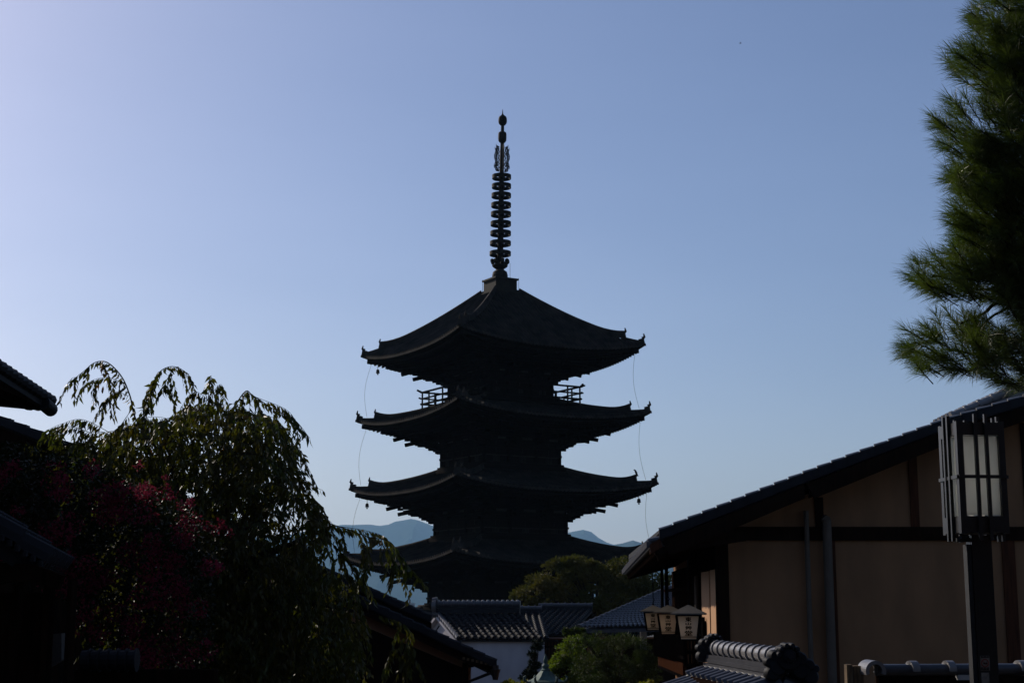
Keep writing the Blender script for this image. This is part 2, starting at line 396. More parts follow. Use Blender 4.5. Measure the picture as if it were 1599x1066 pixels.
    for fm in FACES:
        mt = ROT @ fm
        for c in (-1, -.36, .36, 1): cb.tube([mt @ Vector((c*bw*.97, -bw*.97, zb0)), mt @ Vector((c*bw*.97, -bw*.97, zb+.1))], .17, 10)
        zh = zb-.22
        cb.bar(mt @ Vector((-bw-.42, -bw, zh)), mt @ Vector((bw+.42, -bw, zh)), .22, .30)
        cb.bar(mt @ Vector((-bw-.02, -bw, zh-.62)), mt @ Vector((bw+.02, -bw, zh-.62)), .16, .16)
        cb.bar(mt @ Vector((-bw-.45, -bw-.28, zb0+.42)), mt @ Vector((bw+.45, -bw-.28, zb0+.42)), .24, .28)
        cb.bar(mt @ Vector((-bw-.16, -bw-.1, zb0+.70)), mt @ Vector((bw+.16, -bw-.1, zb0+.70)), .16, .20)
    cb.build('pillar_frame', 'pagoda_wood', body)
    pw = MB()
    for fm in FACES:
        mt = ROT @ fm
        for zq in (zb0+.8, zb-.95): pw.bar(mt @ Vector((-bw, -bw+.03, zq)), mt @ Vector((bw, -bw+.03, zq)), .07, .07)
        for c in (-.68, 0, .68): pw.bar(mt @ Vector((c*bw, -bw+.06, zb0+.8)), mt @ Vector((c*bw, -bw+.06, zb+.4)), .05, .05, up=(0, 1, 0))
        for c in (-.68, 0, .68):
            for j in range(-2, 3):
                pw.bar(mt @ Vector((c*bw+j*.13, -bw+.03, zb0+.8)), mt @ Vector((c*bw+j*.13, -bw+.03, zb-.95)), .05, .05, up=(0, 1, 0))
        for c in (-.68, 0, .68): pw.box(mt @ Vector((c*bw, -bw+.06, zb+.35)), (.5*bw, .05, .32), R_(31)+fm.to_euler().z)
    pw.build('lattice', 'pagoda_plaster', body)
# top storey balcony
bal = MB(); q = 127*m_at(620)/rd2; z0 = zt(631)
for fm in FACES:
    mt = ROT @ fm
    bal.bar(mt @ Vector((-q-.1, -q+.5, z0-.25)), mt @ Vector((q+.1, -q+.5, z0-.25)), 1.1, .14)
bal.build('balcony_floor', 'pagoda_wood', pag)
bal = MB()
for fm in FACES:
    mt = ROT @ fm
    for z, e, t in ((.20, .15, .14), (.66, .32, .11), (1.18, .48, .13)):
        pts = [(-q-e, .16 if t == .13 else .05), (-q-.1, 0), (0, 0), (q+.1, 0), (q+e, .16 if t == .13 else .05)]
        for (a, da), (b_, db) in zip(pts, pts[1:]): bal.bar(mt @ Vector((a, -q, z0+z+da)), mt @ Vector((b_, -q, z0+z+db)), t, t)
    for i in range(9):
        x = -q + i*q/4
        bal.bar(mt @ Vector((x, -q, z0-.2)), mt @ Vector((x, -q, z0+(1.2 if i in (0, 8) else 1.12 if i % 2 else .66))), .13, .13, up=(0, 1, 0))
bal.build('balcony_railing', 'pagoda_wood', pag)
# bells and lightning wires at the corners
def corner(k, which, rfrac=1.0):
    """which 0=right 1=left(far) 2=near : world point on the hip under roof k"""
    r = Rpx[k]*m_at(tipy[k])*rfrac; ang = {'right': -14, 'near': -104, 'left': 166}[which]
    return Vector((pc.x + r*math.cos(R_(ang)), PY + r*math.sin(R_(ang)), zt(tipy[k])))
for k, w in ((0, 'left'), (2, 'left'), (2, 'right')):
    c = corner(k, w, .885); bl = MB(); zz = c.z-1.0
    bl.lathe((c.x, c.y, zz-.48), [(.17, 0), (.145, .06), (.13, .22), (.10, .30), (.03, .33)], 12)
    bl.tube([(c.x, c.y, zz-.2), (c.x, c.y, zz+.35)], .022, 5); bl.box((c.x, c.y, zz-.56), (.12, .02, .12))
    bl.build('wind_bell', 'bronze', pag)
for k in range(4):
    for w in ('left', 'right'):
        if k == 3 and w == 'left': continue
        a = corner(k, w, .935); b_ = corner(k+1, w, .93); a.z -= .8; b_.z += .3
        pts = [a.lerp(b_, t) + Vector(((-1 if w == 'right' else -1)*(-.25 if w == 'right' else -.35)*math.sin(math.pi*t)*-1 if w == 'left' else -.28*math.sin(math.pi*t), 0, 0)) for t in [i/12 for i in range(13)]]
        wb = MB(); wb.tube(pts, .013, 4); wb.build('lightning_wire', 'bronze', pag)
# spire
def SX(py): return P(780.5 + (430-py)/252*4.6, py, PY).x
def sz(py): return zt(py)
m_ = m_at(330)
rb = MB(); rr = R_(31)
rb.box((pc.x, PY, (sz(439)+sz(456))/2), (2*.69*27.5*m_at(447)*1.0,)*2 + (sz(439)-sz(458),), rr)
rb.box((pc.x, PY, sz(438)), (2*.71*29.5*m_at(447),)*2 + (.14,), rr)
rb.box((pc.x, PY, sz(458)), (2*.71*32*m_at(447),)*2 + (.35,), rr); rb.box((pc.x, PY, sz(462)), (2*.71*35*m_at(447),)*2 + (.35,), rr)
base = rb.build('spire_base', 'bronze', pag)
sb = MB(); c = (SX(420), PY, 0)
sb.lathe(c, [(12.2*m_, sz(438)), (12.2*m_, sz(430)), (11*m_, sz(425)), (7*m_, sz(422)), (5.5*m_, sz(420)), (5.5*m_, sz(418))], 20)
sb.lathe(c, [(5*m_, sz(421)), (11*m_, sz(417)), (12.5*m_, sz(415)), (11*m_, sz(413.5)), (5*m_, sz(413))], 20)
for i in range(8):
    a = i*math.pi/4+.3; d = Vector((math.cos(a), math.sin(a), 0)); o_ = Vector((c[0], PY, 0))
    q1 = lambda r, y: o_ + d*r*m_ + Vector((0, 0, sz(y)))
    sb.bar(q1(9, 415), q1(13, 410.5), .28, .10); sb.bar(q1(13, 411), q1(13.6, 406), .30, .10, up=d)
    ring = [q1(12.2+2.2*math.cos(t), 408+2.4*math.sin(t)) for t in [j*math.pi/5 for j in range(11)]]; sb.tube(ring, .075, 5)
sb.build('lotus_base', 'bronze', pag)
ax = MB(); ax.tube([(SX(y), PY, sz(y)) for y in (422, 400, 340, 270, 200, 180)], [5.4*m_, 5.0*m_, 4.4*m_, 3.6*m_, 2.7*m_, 2*m_], 12)
ax.build('spire_shaft', 'bronze', pag)
ry = [276.5, 291, 305.5, 320.5, 334.5, 349.5, 364.5, 380, 396]
for i, y in enumerate(ry):
    r = (14.9+1.7*i/8)*m_; rg = MB(); c = Vector((SX(y), PY, sz(y))); nn = 28; hb = .16
    for r0, r1 in ((r*.88, r),):
        vs = []
        for j in range(nn):
            a = 2*math.pi*j/nn; d = Vector((math.cos(a), math.sin(a), 0))
            vs += [c+d*r0+Vector((0, 0, -hb)), c+d*r1+Vector((0, 0, -hb)), c+d*r1+Vector((0, 0, hb)), c+d*r0+Vector((0, 0, hb))]
        rg.add(vs, [(4*j+a, 4*((j+1) % nn)+a, 4*((j+1) % nn)+(a+1) % 4, 4*j+(a+1) % 4) for j in range(nn) for a in range(4)])
    for j in range(8):
        a = j*math.pi/2+.9
        if j > 3: break
        d = Vector((math.cos(a), math.sin(a), 0)); rg.bar(c+d*.15, c+d*r*.95, .06, .08)
    rg.lathe((c.x, c.y, c.z), [(5.2*m_, -.08), (5.3*m_, 0), (5.2*m_, .08)], 12)
    rg.build('spire_ring', 'bronze', pag, smooth=True)
fl = MB()
for i in range(4):
    a = i*math.pi/2+.28; d = Vector((math.cos(a), math.sin(a), 0))
    for jj in range(17):
        y = 268-jj*2.35; c = Vector((SX(y), PY, sz(y))); w = (10.6+1.0*math.sin(jj*.9))*(1 if 1 < jj < 15 else .75)
        fl.bar(c+d*4.4*m_, c+d*w*m_+Vector((0, 0, .14)), .05, .05)
        fl.tube([c+d*(w-3)*m_, c+d*(w+.6)*m_+Vector((0, 0, .05)), c+d*(w+1.1)*m_+Vector((0, 0, .25))], [.05, .04, .02], 5)
    for rr_ in (5.2, 9.4): fl.tube([Vector((SX(y), PY, sz(y)))+d*rr_*m_ + d*.07*math.sin(y) for y in range(268, 229, -3)], .035, 5)
fl.build('spire_flame', 'bronze', pag)
for nm, ys_ in (('spire_jewel', [(1, 224), (4.6, 222.5), (6.3, 220), (6.6, 217), (6.6, 210), (6.1, 207.5), (4, 206), (1, 205)]), ('spire_jewel', [(1, 197), (4.2, 195.5), (6.2, 193), (6.8, 190), (6.7, 185.5), (5.6, 182.5), (2.2, 180), (.9, 177.5), (.3, 171)])):
    jb = MB(); jb.lathe((SX(ys_[3][1]), PY, 0), [(r*m_, sz(y)) for r, y in ys_], 14); jb.build(nm, 'bronze', pag, smooth=True)
for px, y0, y1 in ((753.5, 455, 437), (810, 456, 434), (796.5, 440, 411)):
    p0 = P(px, y0, PY-1); p1 = P(px, y1, PY-1); sb = MB(); sb.tube([p0, p1], .02, 4); sb.build('lightning_rod', 'bronze', pag)

# ================================================================== neighbourhood
def rect(mb, x0, y0, x1, y1, Y, th=.08):
    """upright board whose front face at distance Y covers these picture rows and columns"""
    ym = (y0+y1)/2; a = P(x0, ym, Y).x; b = P(x1, ym, Y).x; zt_ = P(x0, y0, Y).z; zb_ = P(x0, y1, Y).z
    return mb.box(((a+b)/2, Y+th/2, (zt_+zb_)/2), (abs(b-a), th, abs(zt_-zb_)))
WAVE = [(0, .0), (.18, .0), (.30, .035), (.45, .062), (.60, .062), (.75, .035), (.88, .0)]
RIB = [(0, 0), (.20, .0), (.27, .05), (.40, .095), (.5, .105), (.60, .095), (.73, .05), (.80, .0)]
def tiles(mb, O, U, V, pitch=.27, course=.24, prof=WAVE, step=.022, flip=False):
    """tiled roof slope: O corner, U along the eave, V down the slope"""
    O, U, V = Vector(O), Vector(U), Vector(V); Nn = U.cross(V).normalized()
    if Nn.z < 0: Nn = -Nn
    nu = max(1, round(U.length/pitch)); nv = max(1, round(V.length/course)); rows = []
    cols = [((i+a)/nu, h) for i in range(nu) for a, h in prof] + [(1, 0)]
    for j in range(nv):
        for vv, hh in ((j/nv, 0), ((j+1)/nv, step)):
            rows.append([O + U*a + V*vv + Nn*(h+hh) for a, h in cols])
    rows.append([p - Nn*.09 for p in rows[-1]])
    mb.grid(rows)
    mb.prism([O-Nn*.02, O+U-Nn*.02, O+U+V-Nn*.02, O+V-Nn*.02], -Nn*.09)
    return mb
def ridge_caps(mb, a, b, r=.09, seg=.28, lip=.018):
    a, b = Vector(a), Vector(b); L = (b-a).length; n_ = max(1, round(L/seg)); t = (b-a)/n_
    for i in range(n_):
        p = a+t*i; q = a+t*(i+1)
        mb.tube([p, p+t*.84, p+t*.841, q+t*.04], [r*.95, r, r+lip, r+lip], 14)
    return mb

# ------------------------------------------------------------------ large house on the right
HY = 25.0
def fx(Y): return 3.48+.038*(Y-HY)                       # street front of the house
house = thing('townhouse', (fx(HY), HY, gz(HY)), 'large house at right with beige plastered gable wall, dark beams and long sloping tiled roof', 'house')
verge = [(1030, 828), (1255, 739), (1477, 655), (1599, 619), (1760, 560)]
VY = 24.3; TT = .036
vp = [P(x, y, VY) for x, y in verge]; LEN = 12.2
tdir = Vector((TT, 1, 0)).normalized()
w = MB(); top = [P(x, y, HY) for x, y in ((1128, 822), (1255, 773), (1477, 688), (1599, 650), (1760, 592))]
poly = [Vector((fx(HY)+.02, HY, gz(HY)-.3))] + [Vector((fx(HY)+.02, HY, top[0].z))] + top[1:] + [Vector((top[-1].x, HY, gz(HY)-.3))]
w.prism(poly, (TT*LEN*.97, LEN*.97, 0)); wall = w.build('gable_wall', 'beige', house)
j = MB()
for x0, y0, x1, y1 in ((1175, 846, 1176.2, 1066), (1452, 846, 1453, 1066), (1310, 903, 1570, 904), (1140, 1010, 1260, 1011), (1345, 846, 1346, 1066)): rect(j, x0, y0, x1, y1, HY-.006, .02)
for x0, y0, x1, y1 in ((1135, 822, 1760, 843), (1421, 712, 1434, 822), (1273, 776, 1286, 822), (1120, 838, 1140, 1120), (1303, 843, 1309, 1120), (1572, 843, 1592, 1120), (1598, 660, 1612, 822), (1700, 640, 1716, 1120)):
    m = MB(); rect(m, x0, y0, x1, y1, HY-.035-(.02 if y1-y0 < 30 else 0), .12 if y1-y0 > 30 else .13); m.build('timber_beam', 'red_wood' if x0 in (1572, 1421, 1303) else 'dark_wood', wall)
m = MB(); xx = P(1262, 900, HY-.10).x
m.tube([(xx, HY-.10, P(0, 797, HY-.1).z), (xx, HY-.10, P(0, 1002, HY-.1).z), (xx+.01, HY-.10, gz(HY))], .042, 12); m.build('thin_pipe', 'pipe', house)
m = MB(); xx = P(1294, 900, HY-.12).x; m.tube([(xx, HY-.12, P(0, 812, HY-.12).z), (xx, HY-.12, gz(HY))], .075, 14); m.tube([(xx, HY-.12, P(0, 812, HY-.12).z), (xx, HY+.05, P(0, 809, HY-.12).z)], .075, 12)
m.build('drain_pipe', 'pipe', house)
# roof
rf = MB()
for a, b in zip(vp, vp[1:]):
    tiles(rf, a, tdir*LEN, b-a, pitch=.27, course=.25) if False else None
    rf.prism([a+Vector((0, 0, -.10)), b+Vector((0, 0, -.10)), b+Vector((0, 0, -.16)), a+Vector((0, 0, -.16))], tdir*LEN)
    nC = max(1, round((b-a).length/.25))
    for i in range(nC):
        p = a.lerp(b, i/nC); q = a.lerp(b, (i+1)/nC); lift = Vector((0, 0, .035))
        rf.prism([p+lift*.5, q, q+Vector((0, 0, -.09)), p+Vector((0, 0, -.09))], tdir*LEN)
roof = rf.build('tiled_roof', 'tile', house)
vb = MB()
for a, b in zip(vp, vp[1:]):
    o = Vector((0, -.02, 0)); vb.prism([a+o+Vector((.04, 0, -.165)), b+o+Vector((.0, 0, -.165)), b+o+Vector((0, 0, -.40)), a+o+Vector((.16, 0, -.40))], tdir*.07)
    vb.prism([a+Vector((.1, 0, -.17)), b+Vector((0, 0, -.17)), b+Vector((0, 0, -.22)), a+Vector((.1, 0, -.22))], tdir*LEN)
    for k in (.25, .5): 
        pa = a+tdir*k; pb = b+tdir*k; vb.prism([pa+Vector((.16, 0, -.22)), pb+Vector((0, 0, -.22)), pb+Vector((0, 0, -.36)), pa+Vector((.16, 0, -.36))], tdir*.10)
vb.build('verge_board', 'dark_wood', roof)
vc = MB(); rim = MB()
for a, b in zip(vp, vp[1:]):
    nC = max(1, round((b-a).length/.25))
    for i in range(nC):
        p = a.lerp(b, i/nC) + Vector((0, -.03, -.02)); q = a.lerp(b, (i+1)/nC) + Vector((0, -.03, -.02)); s_ = Vector((0, 0, .012))
        vc.prism([p+s_+Vector((-.01, 0, .02)), q+Vector((0, 0, .02)), q+Vector((0, 0, -.13)), p+s_+Vector((-.01, 0, -.13))], (0, .05, 0))
        rim.tube([p+s_+Vector((-.01, .04, .022)), q+Vector((-.03, .04, .012))], [.030, .024], 8)  # thin pale edge added; its colour imitates rim light along the verge
vc.build('verge_tiles', 'tile', roof); rim.build('verge_rim_light', 'pale_glint_tile', roof)
kc = MB(); ka = P(1486, 650, 25.6); kb = P(1610, 596, 25.6); kd = (kb-ka)
for off in (0, .26, .52, .8, 1.1): ridge_caps(kc, kb+kd*1.2+tdir*off+Vector((0, 0, .02*off)), ka+tdir*off, .075, .25)
kc.prism([ka+Vector((0, 0, -.02)), kb+kd*1.2+Vector((0, 0, -.02)), kb+kd*1.2+Vector((0, 0, -.5)), ka+Vector((.3, 0, -.14))], tdir*1.5)
kc.build('upper_roof_tiles', 'pale_glint_tile', roof)
# street-side eave
ev = MB(); E0 = P(1014, 846, 24.35); E1 = P(975, 890, 36.2); nE = 44
for i in range(nE+1):
    t = i/nE; p = E0.lerp(E1, t)
    q = Vector((vp[0].x+TT*(p.y-VY), p.y, vp[0].z))
    ev.tube([p+Vector((-.02, 0, .01)), Vector((q.x+.04, p.y, p.z+.06))], .048, 8)
    ev.lathe(p+Vector((-.012, 0, -.045)), [(.005, -.05), (.05, -.045), (.055, .05), (.03, .055)], 8)
ev.prism([E0+Vector((0, 0, -.02)), Vector((vp[0].x+.1, E0.y, E0.z+.04)), Vector((vp[0].x+.1, E0.y, E0.z-.06)), E0+Vector((0, 0, -.10))], E1-E0)
ev.build('eave_tiles', 'shiny_tile', roof)
ev = MB(); ev.prism([E0+Vector((.10, .02, .02)), Vector((vp[0].x+.0, E0.y+.02, vp[0].z-.03)), Vector((vp[0].x+.25, E0.y+.02, vp[0].z-.03)), Vector((vp[0].x+.25, E0.y+.02, E0.z))], E1-E0); ev.build('eave_bedding', 'dark_wood', roof)
ef = MB(); ef.prism([E0+Vector((.06, 0, -.12)), E0+Vector((.11, 0, -.12)), E0+Vector((.15, 0, -.19)), E0+Vector((.10, 0, -.19))], E1-E0)
for i in range(31):
    t = i/30; p = E0.lerp(E1, t); x1 = fx(p.y)+.15; ef.bar(p+Vector((.08, 0, -.17)), (x1, p.y, p.z+.17), .07, .09)
ef.prism([E0+Vector((.10, .02, -.14)), vp[0]+Vector((.12, .05, -.14)), Vector((fx(HY)+.3, VY+.05, vp[0].z+.02)), Vector((fx(HY)+.3, VY+.05, vp[0].z-.16)), vp[0]+Vector((.12, .05, -.36)), E0+Vector((.14, .02, -.30))], (0, .05, 0))
ef.build('eave_rafters', 'dark_wood', roof)
ef = MB(); ef.prism([vp[0]+Vector((.0, -.01, -.13)), vp[0]+Vector((-.16, -.01, -.22)), vp[0]+Vector((-.16, -.01, -.38)), vp[0]+Vector((.04, -.01, -.26))], (0, .05, 0)); ef.build('board_end', 'red_wood', roof)
# street front: posts, boards, lattice, balcony
fr = MB(); fr.bar((fx(25.05)+.03, 25.05, -1.2), (fx(37)+.03, 37, -1.2), .05, 5); fr.build('street_front', 'dark_wood', house)
for y0, y1 in ((25.35, 26.15), (26.75, 27.85)):
    m = MB(); ym = (y0+y1)/2; m.box((fx(ym)-.06, ym, -1.2), (.07, y1-y0, 3.6)); m.build('front_board', 'pale_wood', house)
m = MB(); m.box((fx(27.3)-.13, 27.35, -.42), (.06, .26, .30)); m.tube([(fx(27.3)-.14, 27.3, -.2), (fx(27.3)-.14, 27.3, -.62)], .03, 6); m.build('wall_bracket', 'dark', house)
m = MB(); m.tube([(fx(28.6)-.14, 28.6, .55), (fx(28.6)-.14, 28.6, gz(28))], .045, 10); m.build('drain_pipe', 'pipe', house)
lt = MB()
for i in range(26):
    y = 29.2 + i*.29; lt.box((fx(y)-.05, y, -.35), (.05, .09 if i % 6 else .16, 2.3))
for z in (-1.45, -1.05, -.3, .35): lt.box((fx(32.9)-.08, 32.9, z), (.06, 7.6, .07))
lt.build('window_lattice', 'dark_wood', house)
for y, z, h in ((29.6, -.15, 1.0), (30.5, -.3, .9), (31.6, -.1, .7), (33.2, -.3, .8)): pn = MB(); pn.box((fx(y)-.022, y, z), (.02, .5, h)); pn.build('front_board', 'pale_wood', house)
bl = MB(); bx0, bx1 = 3.12, 3.22
bl.bar((bx1-.02, 28.4, -1.16), (bx0+.10, 33.4, -1.16), .07, .22); bl.build('balcony_beam', 'beam', house)
bl = MB()
for i in range(27): y = 28.45+i*.19; x = bx1-.02-(y-28.4)*.016; bl.box((x, y, -.82), (.045, .045, .5))
for z in (-.60, -.95): bl.bar((bx1-.02, 28.35, z), (bx0+.12, 33.5, z), .06, .06)
for z in (-.62, -.85, -1.08): bl.bar((bx1-.02, 28.4, z), (fx(28.4), 28.4, z), .05, .05)
for i in range(5): bl.box((bx1+.06*i+.02, 28.4, -.82), (.035, .035, .52))
bl.box(((bx1+fx(30.5))/2, 31, -1.30), (.55, 5, .06))
bl.build('balcony_railing', 'dark', house)
for x, y0, y1, Y in ((1034.5, 925, 1000, 30), (1041, 925, 965, 31.5)):
    m = MB(); p = P(x, 950, Y); m.tube([(p.x, Y, .85), (p.x, Y, ZP(y1, Y))], .03, 6); m.build('hanging_rod', 'dark', house)

# ------------------------------------------------------------------ three hanging lanterns
def glyph_mesh(txt, size):
    cu = bpy.data.curves.new('t', 'FONT'); cu.body = txt; cu.size = size; cu.align_x = 'CENTER'; cu.extrude = .0015; cu.offset = size*.010
    o = bpy.data.objects.new('t', cu); COL.objects.link(o); bpy.context.view_layer.update()
    me = bpy.data.meshes.new_from_object(o.evaluated_get(bpy.context.evaluated_depsgraph_get()))
    bpy.data.objects.remove(o); return me
def make_lantern(Y, px, label):
    p = P(px, 945, Y); s = 1.0
    root = thing('hanging_lantern', (p.x, p.y, ZP(1000, 24.0)), label, 'lantern', 'lanterns hanging along the street front')
    x, y, z = p.x, p.y, 0.0
    zt_, zb_ = ZP(957, 24), ZP(998, 24); za = ZP(943, 24)
    ht, hb = .185, .135; rz = Matrix.Rotation(R_(-9), 3, 'Z')
    def q(a, b, z): v = rz @ Vector((a, b, 0)); return Vector((x+v.x, y+v.y, z))
    m = MB(); rt = .275
    m.add([q(-rt, -rt, zt_+.0), q(rt, -rt, zt_), q(rt, rt, zt_), q(-rt, rt, zt_), q(0, 0, za), q(-rt, -rt, zt_-.02), q(rt, -rt, zt_-.02), q(rt, rt, zt_-.02), q(-rt, rt, zt_-.02)],
          [(0, 1, 4), (1, 2, 4), (2, 3, 4), (3, 0, 4), (0, 5, 6, 1), (1, 6, 7, 2), (2, 7, 8, 3), (3, 8, 5, 0), (5, 8, 7, 6)])
    m.build('lantern_roof', 'lantern_metal', root)
    m = MB(); z1, z0 = zt_-.025, zb_
    for i in range(4):
        R4 = Matrix.Rotation(i*math.pi/2, 3, 'Z')
        c = [R4 @ Vector(v) for v in ((-ht, -ht, 0), (ht, -ht, 0), (hb, -hb, 0), (-hb, -hb, 0))]
        m.add([q(c[0].x, c[0].y, z1), q(c[1].x, c[1].y, z1), q(c[2].x, c[2].y, z0), q(c[3].x, c[3].y, z0)], [(3, 2, 1, 0)])
    m.build('paper_shade', 'paper', root)
    m = MB()
    for i in range(4):
        R4 = Matrix.Rotation(i*math.pi/2, 3, 'Z')
        def c(a, b): v = R4 @ Vector((a, b, 0)); return v.x, v.y
        m.bar(q(*c(-ht, -ht), z1), q(*c(-hb, -hb), z0-.012), .028, .028)
        for zz, h_ in ((z1-.008, .020), (z0+.045, .010), (z0, .022)):
            k = hb+(ht-hb)*(zz-z0)/(z1-z0)+.004; m.bar(q(*c(-k, -k), zz), q(*c(k, -k), zz), .02, h_)
    m.build('lantern_frame', 'dark', root)
    m = MB(); m.tube([q(0, 0, za-.02), q(0, 0, za+.06), q(.02, 0, za+.10), q(.0, 0, za+.15), q(0, 0, .80)], [.02, .012, .012, .01, .01], 6); m.build('hook', 'dark', root)
    chars = '東山艸堂'; H = (z1-z0-.07)
    for kside in (0,):
        vs, fs = [], []
        for i, ch in enumerate(chars):
            me = glyph_mesh(ch, .1); n0 = len(vs); fc, fh, fw = ((.165, .225, .096), (.375, .115, .085), (.570, .195, .092), (.825, .25, .116))[i]
            Hh = z1-.012-(z0+.045); xs_ = [v.co.x for v in me.vertices]; ys_ = [v.co.y for v in me.vertices]
            mx_, my_ = (min(xs_)+max(xs_))/2, (min(ys_)+max(ys_))/2; kx_, ky_ = fw/(max(xs_)-min(xs_)), fh*Hh/(max(ys_)-min(ys_))
            for v in me.vertices: v.co.x = (v.co.x-mx_)*kx_; v.co.y = (v.co.y-my_)*ky_
            zc = z1-.012-fc*Hh
            R4 = Matrix.Rotation(kside*math.pi, 3, 'Z')
            for v in me.vertices:
                zz = zc+v.co.y; k = hb+(ht-hb)*(zz-z0)/(z1-z0)+.004
                w_ = R4 @ Vector((v.co.x, -k - v.co.z, 0)); vs.append(q(w_.x, w_.y, zz))
            fs += [tuple(a+n0 for a in pl.vertices) for pl in me.polygons]; k0 = len(vs)-n0
            for ddx, ddz in ((.0030, .001), (-.0020, -.001)):
                b0_ = len(vs); vs += [v+Vector((ddx, -.0006, ddz)) for v in vs[n0:n0+k0]]; fs += [tuple(a+b0_ for a in pl.vertices) for pl in me.polygons]
            pass; bpy.data.meshes.remove(me)
        m = MB(); m.add(vs, fs); m.build('lettering', 'ink', root)
    return root
make_lantern(24.0, 1075, 'nearest and largest white paper lantern with black vertical writing, under the eave')
make_lantern(28.4, 1043.5, 'middle white paper lantern with black writing, between the largest and the smallest')
make_lantern(33.2, 1020, 'farthest and smallest paper lantern with black writing, leftmost of the three')

# ------------------------------------------------------------------ foreground gate roof
RA = P(1115, 1011, 18.0); RB = P(1219, 1026, 15.0); RB.z = RA.z
rd_ = (RA-RB).normalized(); side = Vector((-rd_.y, rd_.x, 0)).normalized()
if side.x > 0: side = -side
gate = thing('gate_roof', (RB.x, 16.5, gz(16)), 'small tiled gate roof with curled ridge-end ornaments in front of the beige wall', 'gate')
m = MB(); tiles(m, RB-rd_*.12+Vector((0, 0, -.26)), (RA-RB)+rd_*.24, side*2.0+Vector((0, 0, -.98)), pitch=.262, course=.30, prof=RIB, step=.05)
tiles(m, RB-rd_*.12+Vector((0, 0, -.26)), (RA-RB)+rd_*.24, -side*1.3+Vector((0, 0, -.66)), pitch=.262, course=.30, prof=RIB, step=.05)
m.build('tiled_slope', 'shiny_tile', gate)
m = MB(); mid = (RA+RB)/2
for i, (wd, zz) in enumerate(((.30, -.24), (.27, -.19), (.24, -.14), (.21, -.095))): m.bar(RA+Vector((0, 0, zz)), RB+Vector((0, 0, zz)), wd, .042)
m.build('ridge_bed', 'shiny_tile', gate)
m = MB(); ridge_caps(m, RA, RB, .085, .27, .014); m.build('ridge_cap', 'pale_glint_tile', gate, smooth=True)
def onigawara(c, s, name):
    m = MB(); X = Vector((-side.x, -side.y, 0)); Nn = -rd_
    def disc(u, v, r, d, off=0): a = c + X*u*s + Vector((0, 0, v*s)) + Nn*off; m.tube([a, a+Nn*d*.7, a+Nn*d], [r*s, r*s, r*s*.75], 18)
    disc(0, .02, .30, .13); disc(0, .06, .16, .17); disc(0, .06, .09, .20)
    disc(-.27, .06, .13, .11); disc(-.40, -.06, .10, .10); disc(.27, .0, .14, .12); disc(.44, -.12, .13, .11); disc(.58, -.20, .09, .10); disc(-.22, -.16, .20, .11); disc(.26, -.22, .22, .11)
    disc(-.33, -.30, .16, .10); disc(.48, -.36, .17, .10)
    for t in range(6):
        a = math.pi*(.05+.18*t); disc(.22*math.cos(a), .06+.22*math.sin(a), .06, .17)
    return m.build(name, 'tile', gate, smooth=True)
onigawara(RB + Vector((.05, 0, -.02)), .47, 'ridge_end_ornament'); onigawara(RA+rd_*.05 + Vector((-.01, 0, .03)), .42, 'ridge_end_ornament')
m = MB(); m.box((mid.x, mid.y, -1.35), (.9, 2.3, 1.1)); m.box((mid.x, mid.y-1.1, -2.0), (.16, .16, 1.4)); m.box((mid.x, mid.y+1.1, -2.0), (.16, .16, 1.4)); m.build('gate_frame', 'dark_wood', gate)

# ------------------------------------------------------------------ tile-capped fence at the lower right
FY = 12.6
fen = thing('garden_fence', (P(1480, 1066, FY).x, FY, gz(FY)), 'wooden fence capped with round grey tiles at the foot of the lamp post', 'fence')
m = MB(); a = P(1368, 1045.5, FY-.12); b = P(1760, 1045, FY+.15); b.z = a.z
nS = 7; 
for i in range(nS+1):
    p = a.lerp(b, i/nS); q = a.lerp(b, (i+1)/nS); m.tube([p, q], .048, 16)
m.build('cap_tiles', 'shiny_tile', fen, smooth=True)
for i in range(1, nS+1):
    p = a.lerp(b, (i)/nS); d_ = (b-a).normalized(); m = MB(); n_ = 14
    ring = lambda r, o: [p + d_*(o + .020*math.cos(t)) + Vector((0, -1, 0))*r*math.cos(t)*.95 + Vector((0, 0, 1))*r*math.sin(t) for t in [math.pi*(-.05+1.1*k/n_) for k in range(n_+1)]]
    m.grid([ring(.050, -.03), ring(.074, -.03), ring(.074, .03), ring(.050, .03)]); m.build('cap_joint', 'pale_glint_tile', fen, smooth=True)
m = MB(); e = P(1367, 1047, FY-.2); nn = 20
for r0, r1, y0 in ((.055, .083, -.02),):
    vs = []; 
    for k in range(nn+1):
        t = math.pi*(-.12+1.24*k/nn); d = Vector((math.cos(t), 0, math.sin(t)))
        vs += [e+d*r0+Vector((0, y0, 0)), e+d*r1+Vector((0, y0, 0)), e+d*r1+Vector((0, y0+.30, 0)), e+d*r0+Vector((0, y0+.30, 0))]
    m.add(vs, [(4*k+a_, 4*(k+1)+a_, 4*(k+1)+(a_+1) % 4, 4*k+(a_+1) % 4) for k in range(nn) for a_ in range(4)] + [(0, 1, 2, 3), (4*nn, 4*nn+1, 4*nn+2, 4*nn+3)])
m.build('end_tile', 'pale_glint_tile', fen)
m = MB(); rect(m, 1370, 1054, 1760, 1140, FY, .03)
for i in range(14): rect(m, 1374+i*28, 1058, 1392+i*28, 1180, FY-.03, .028)
m.build('board_panel', 'dark_wood', fen)
m = MB(); rect(m, 1327, 1037, 1336, 1300, FY-.05, .10); m.build('fence_post', 'weather_wood', fen)
m = MB(); rect(m, 1338, 1039, 1353, 1300, FY-.02, .12); m.build('fence_post', 'weather_wood', fen)
m = MB(); rect(m, 1496, 1053, 1516, 1061, FY-.08, .07); m.build('pale_block', 'concrete', fen)

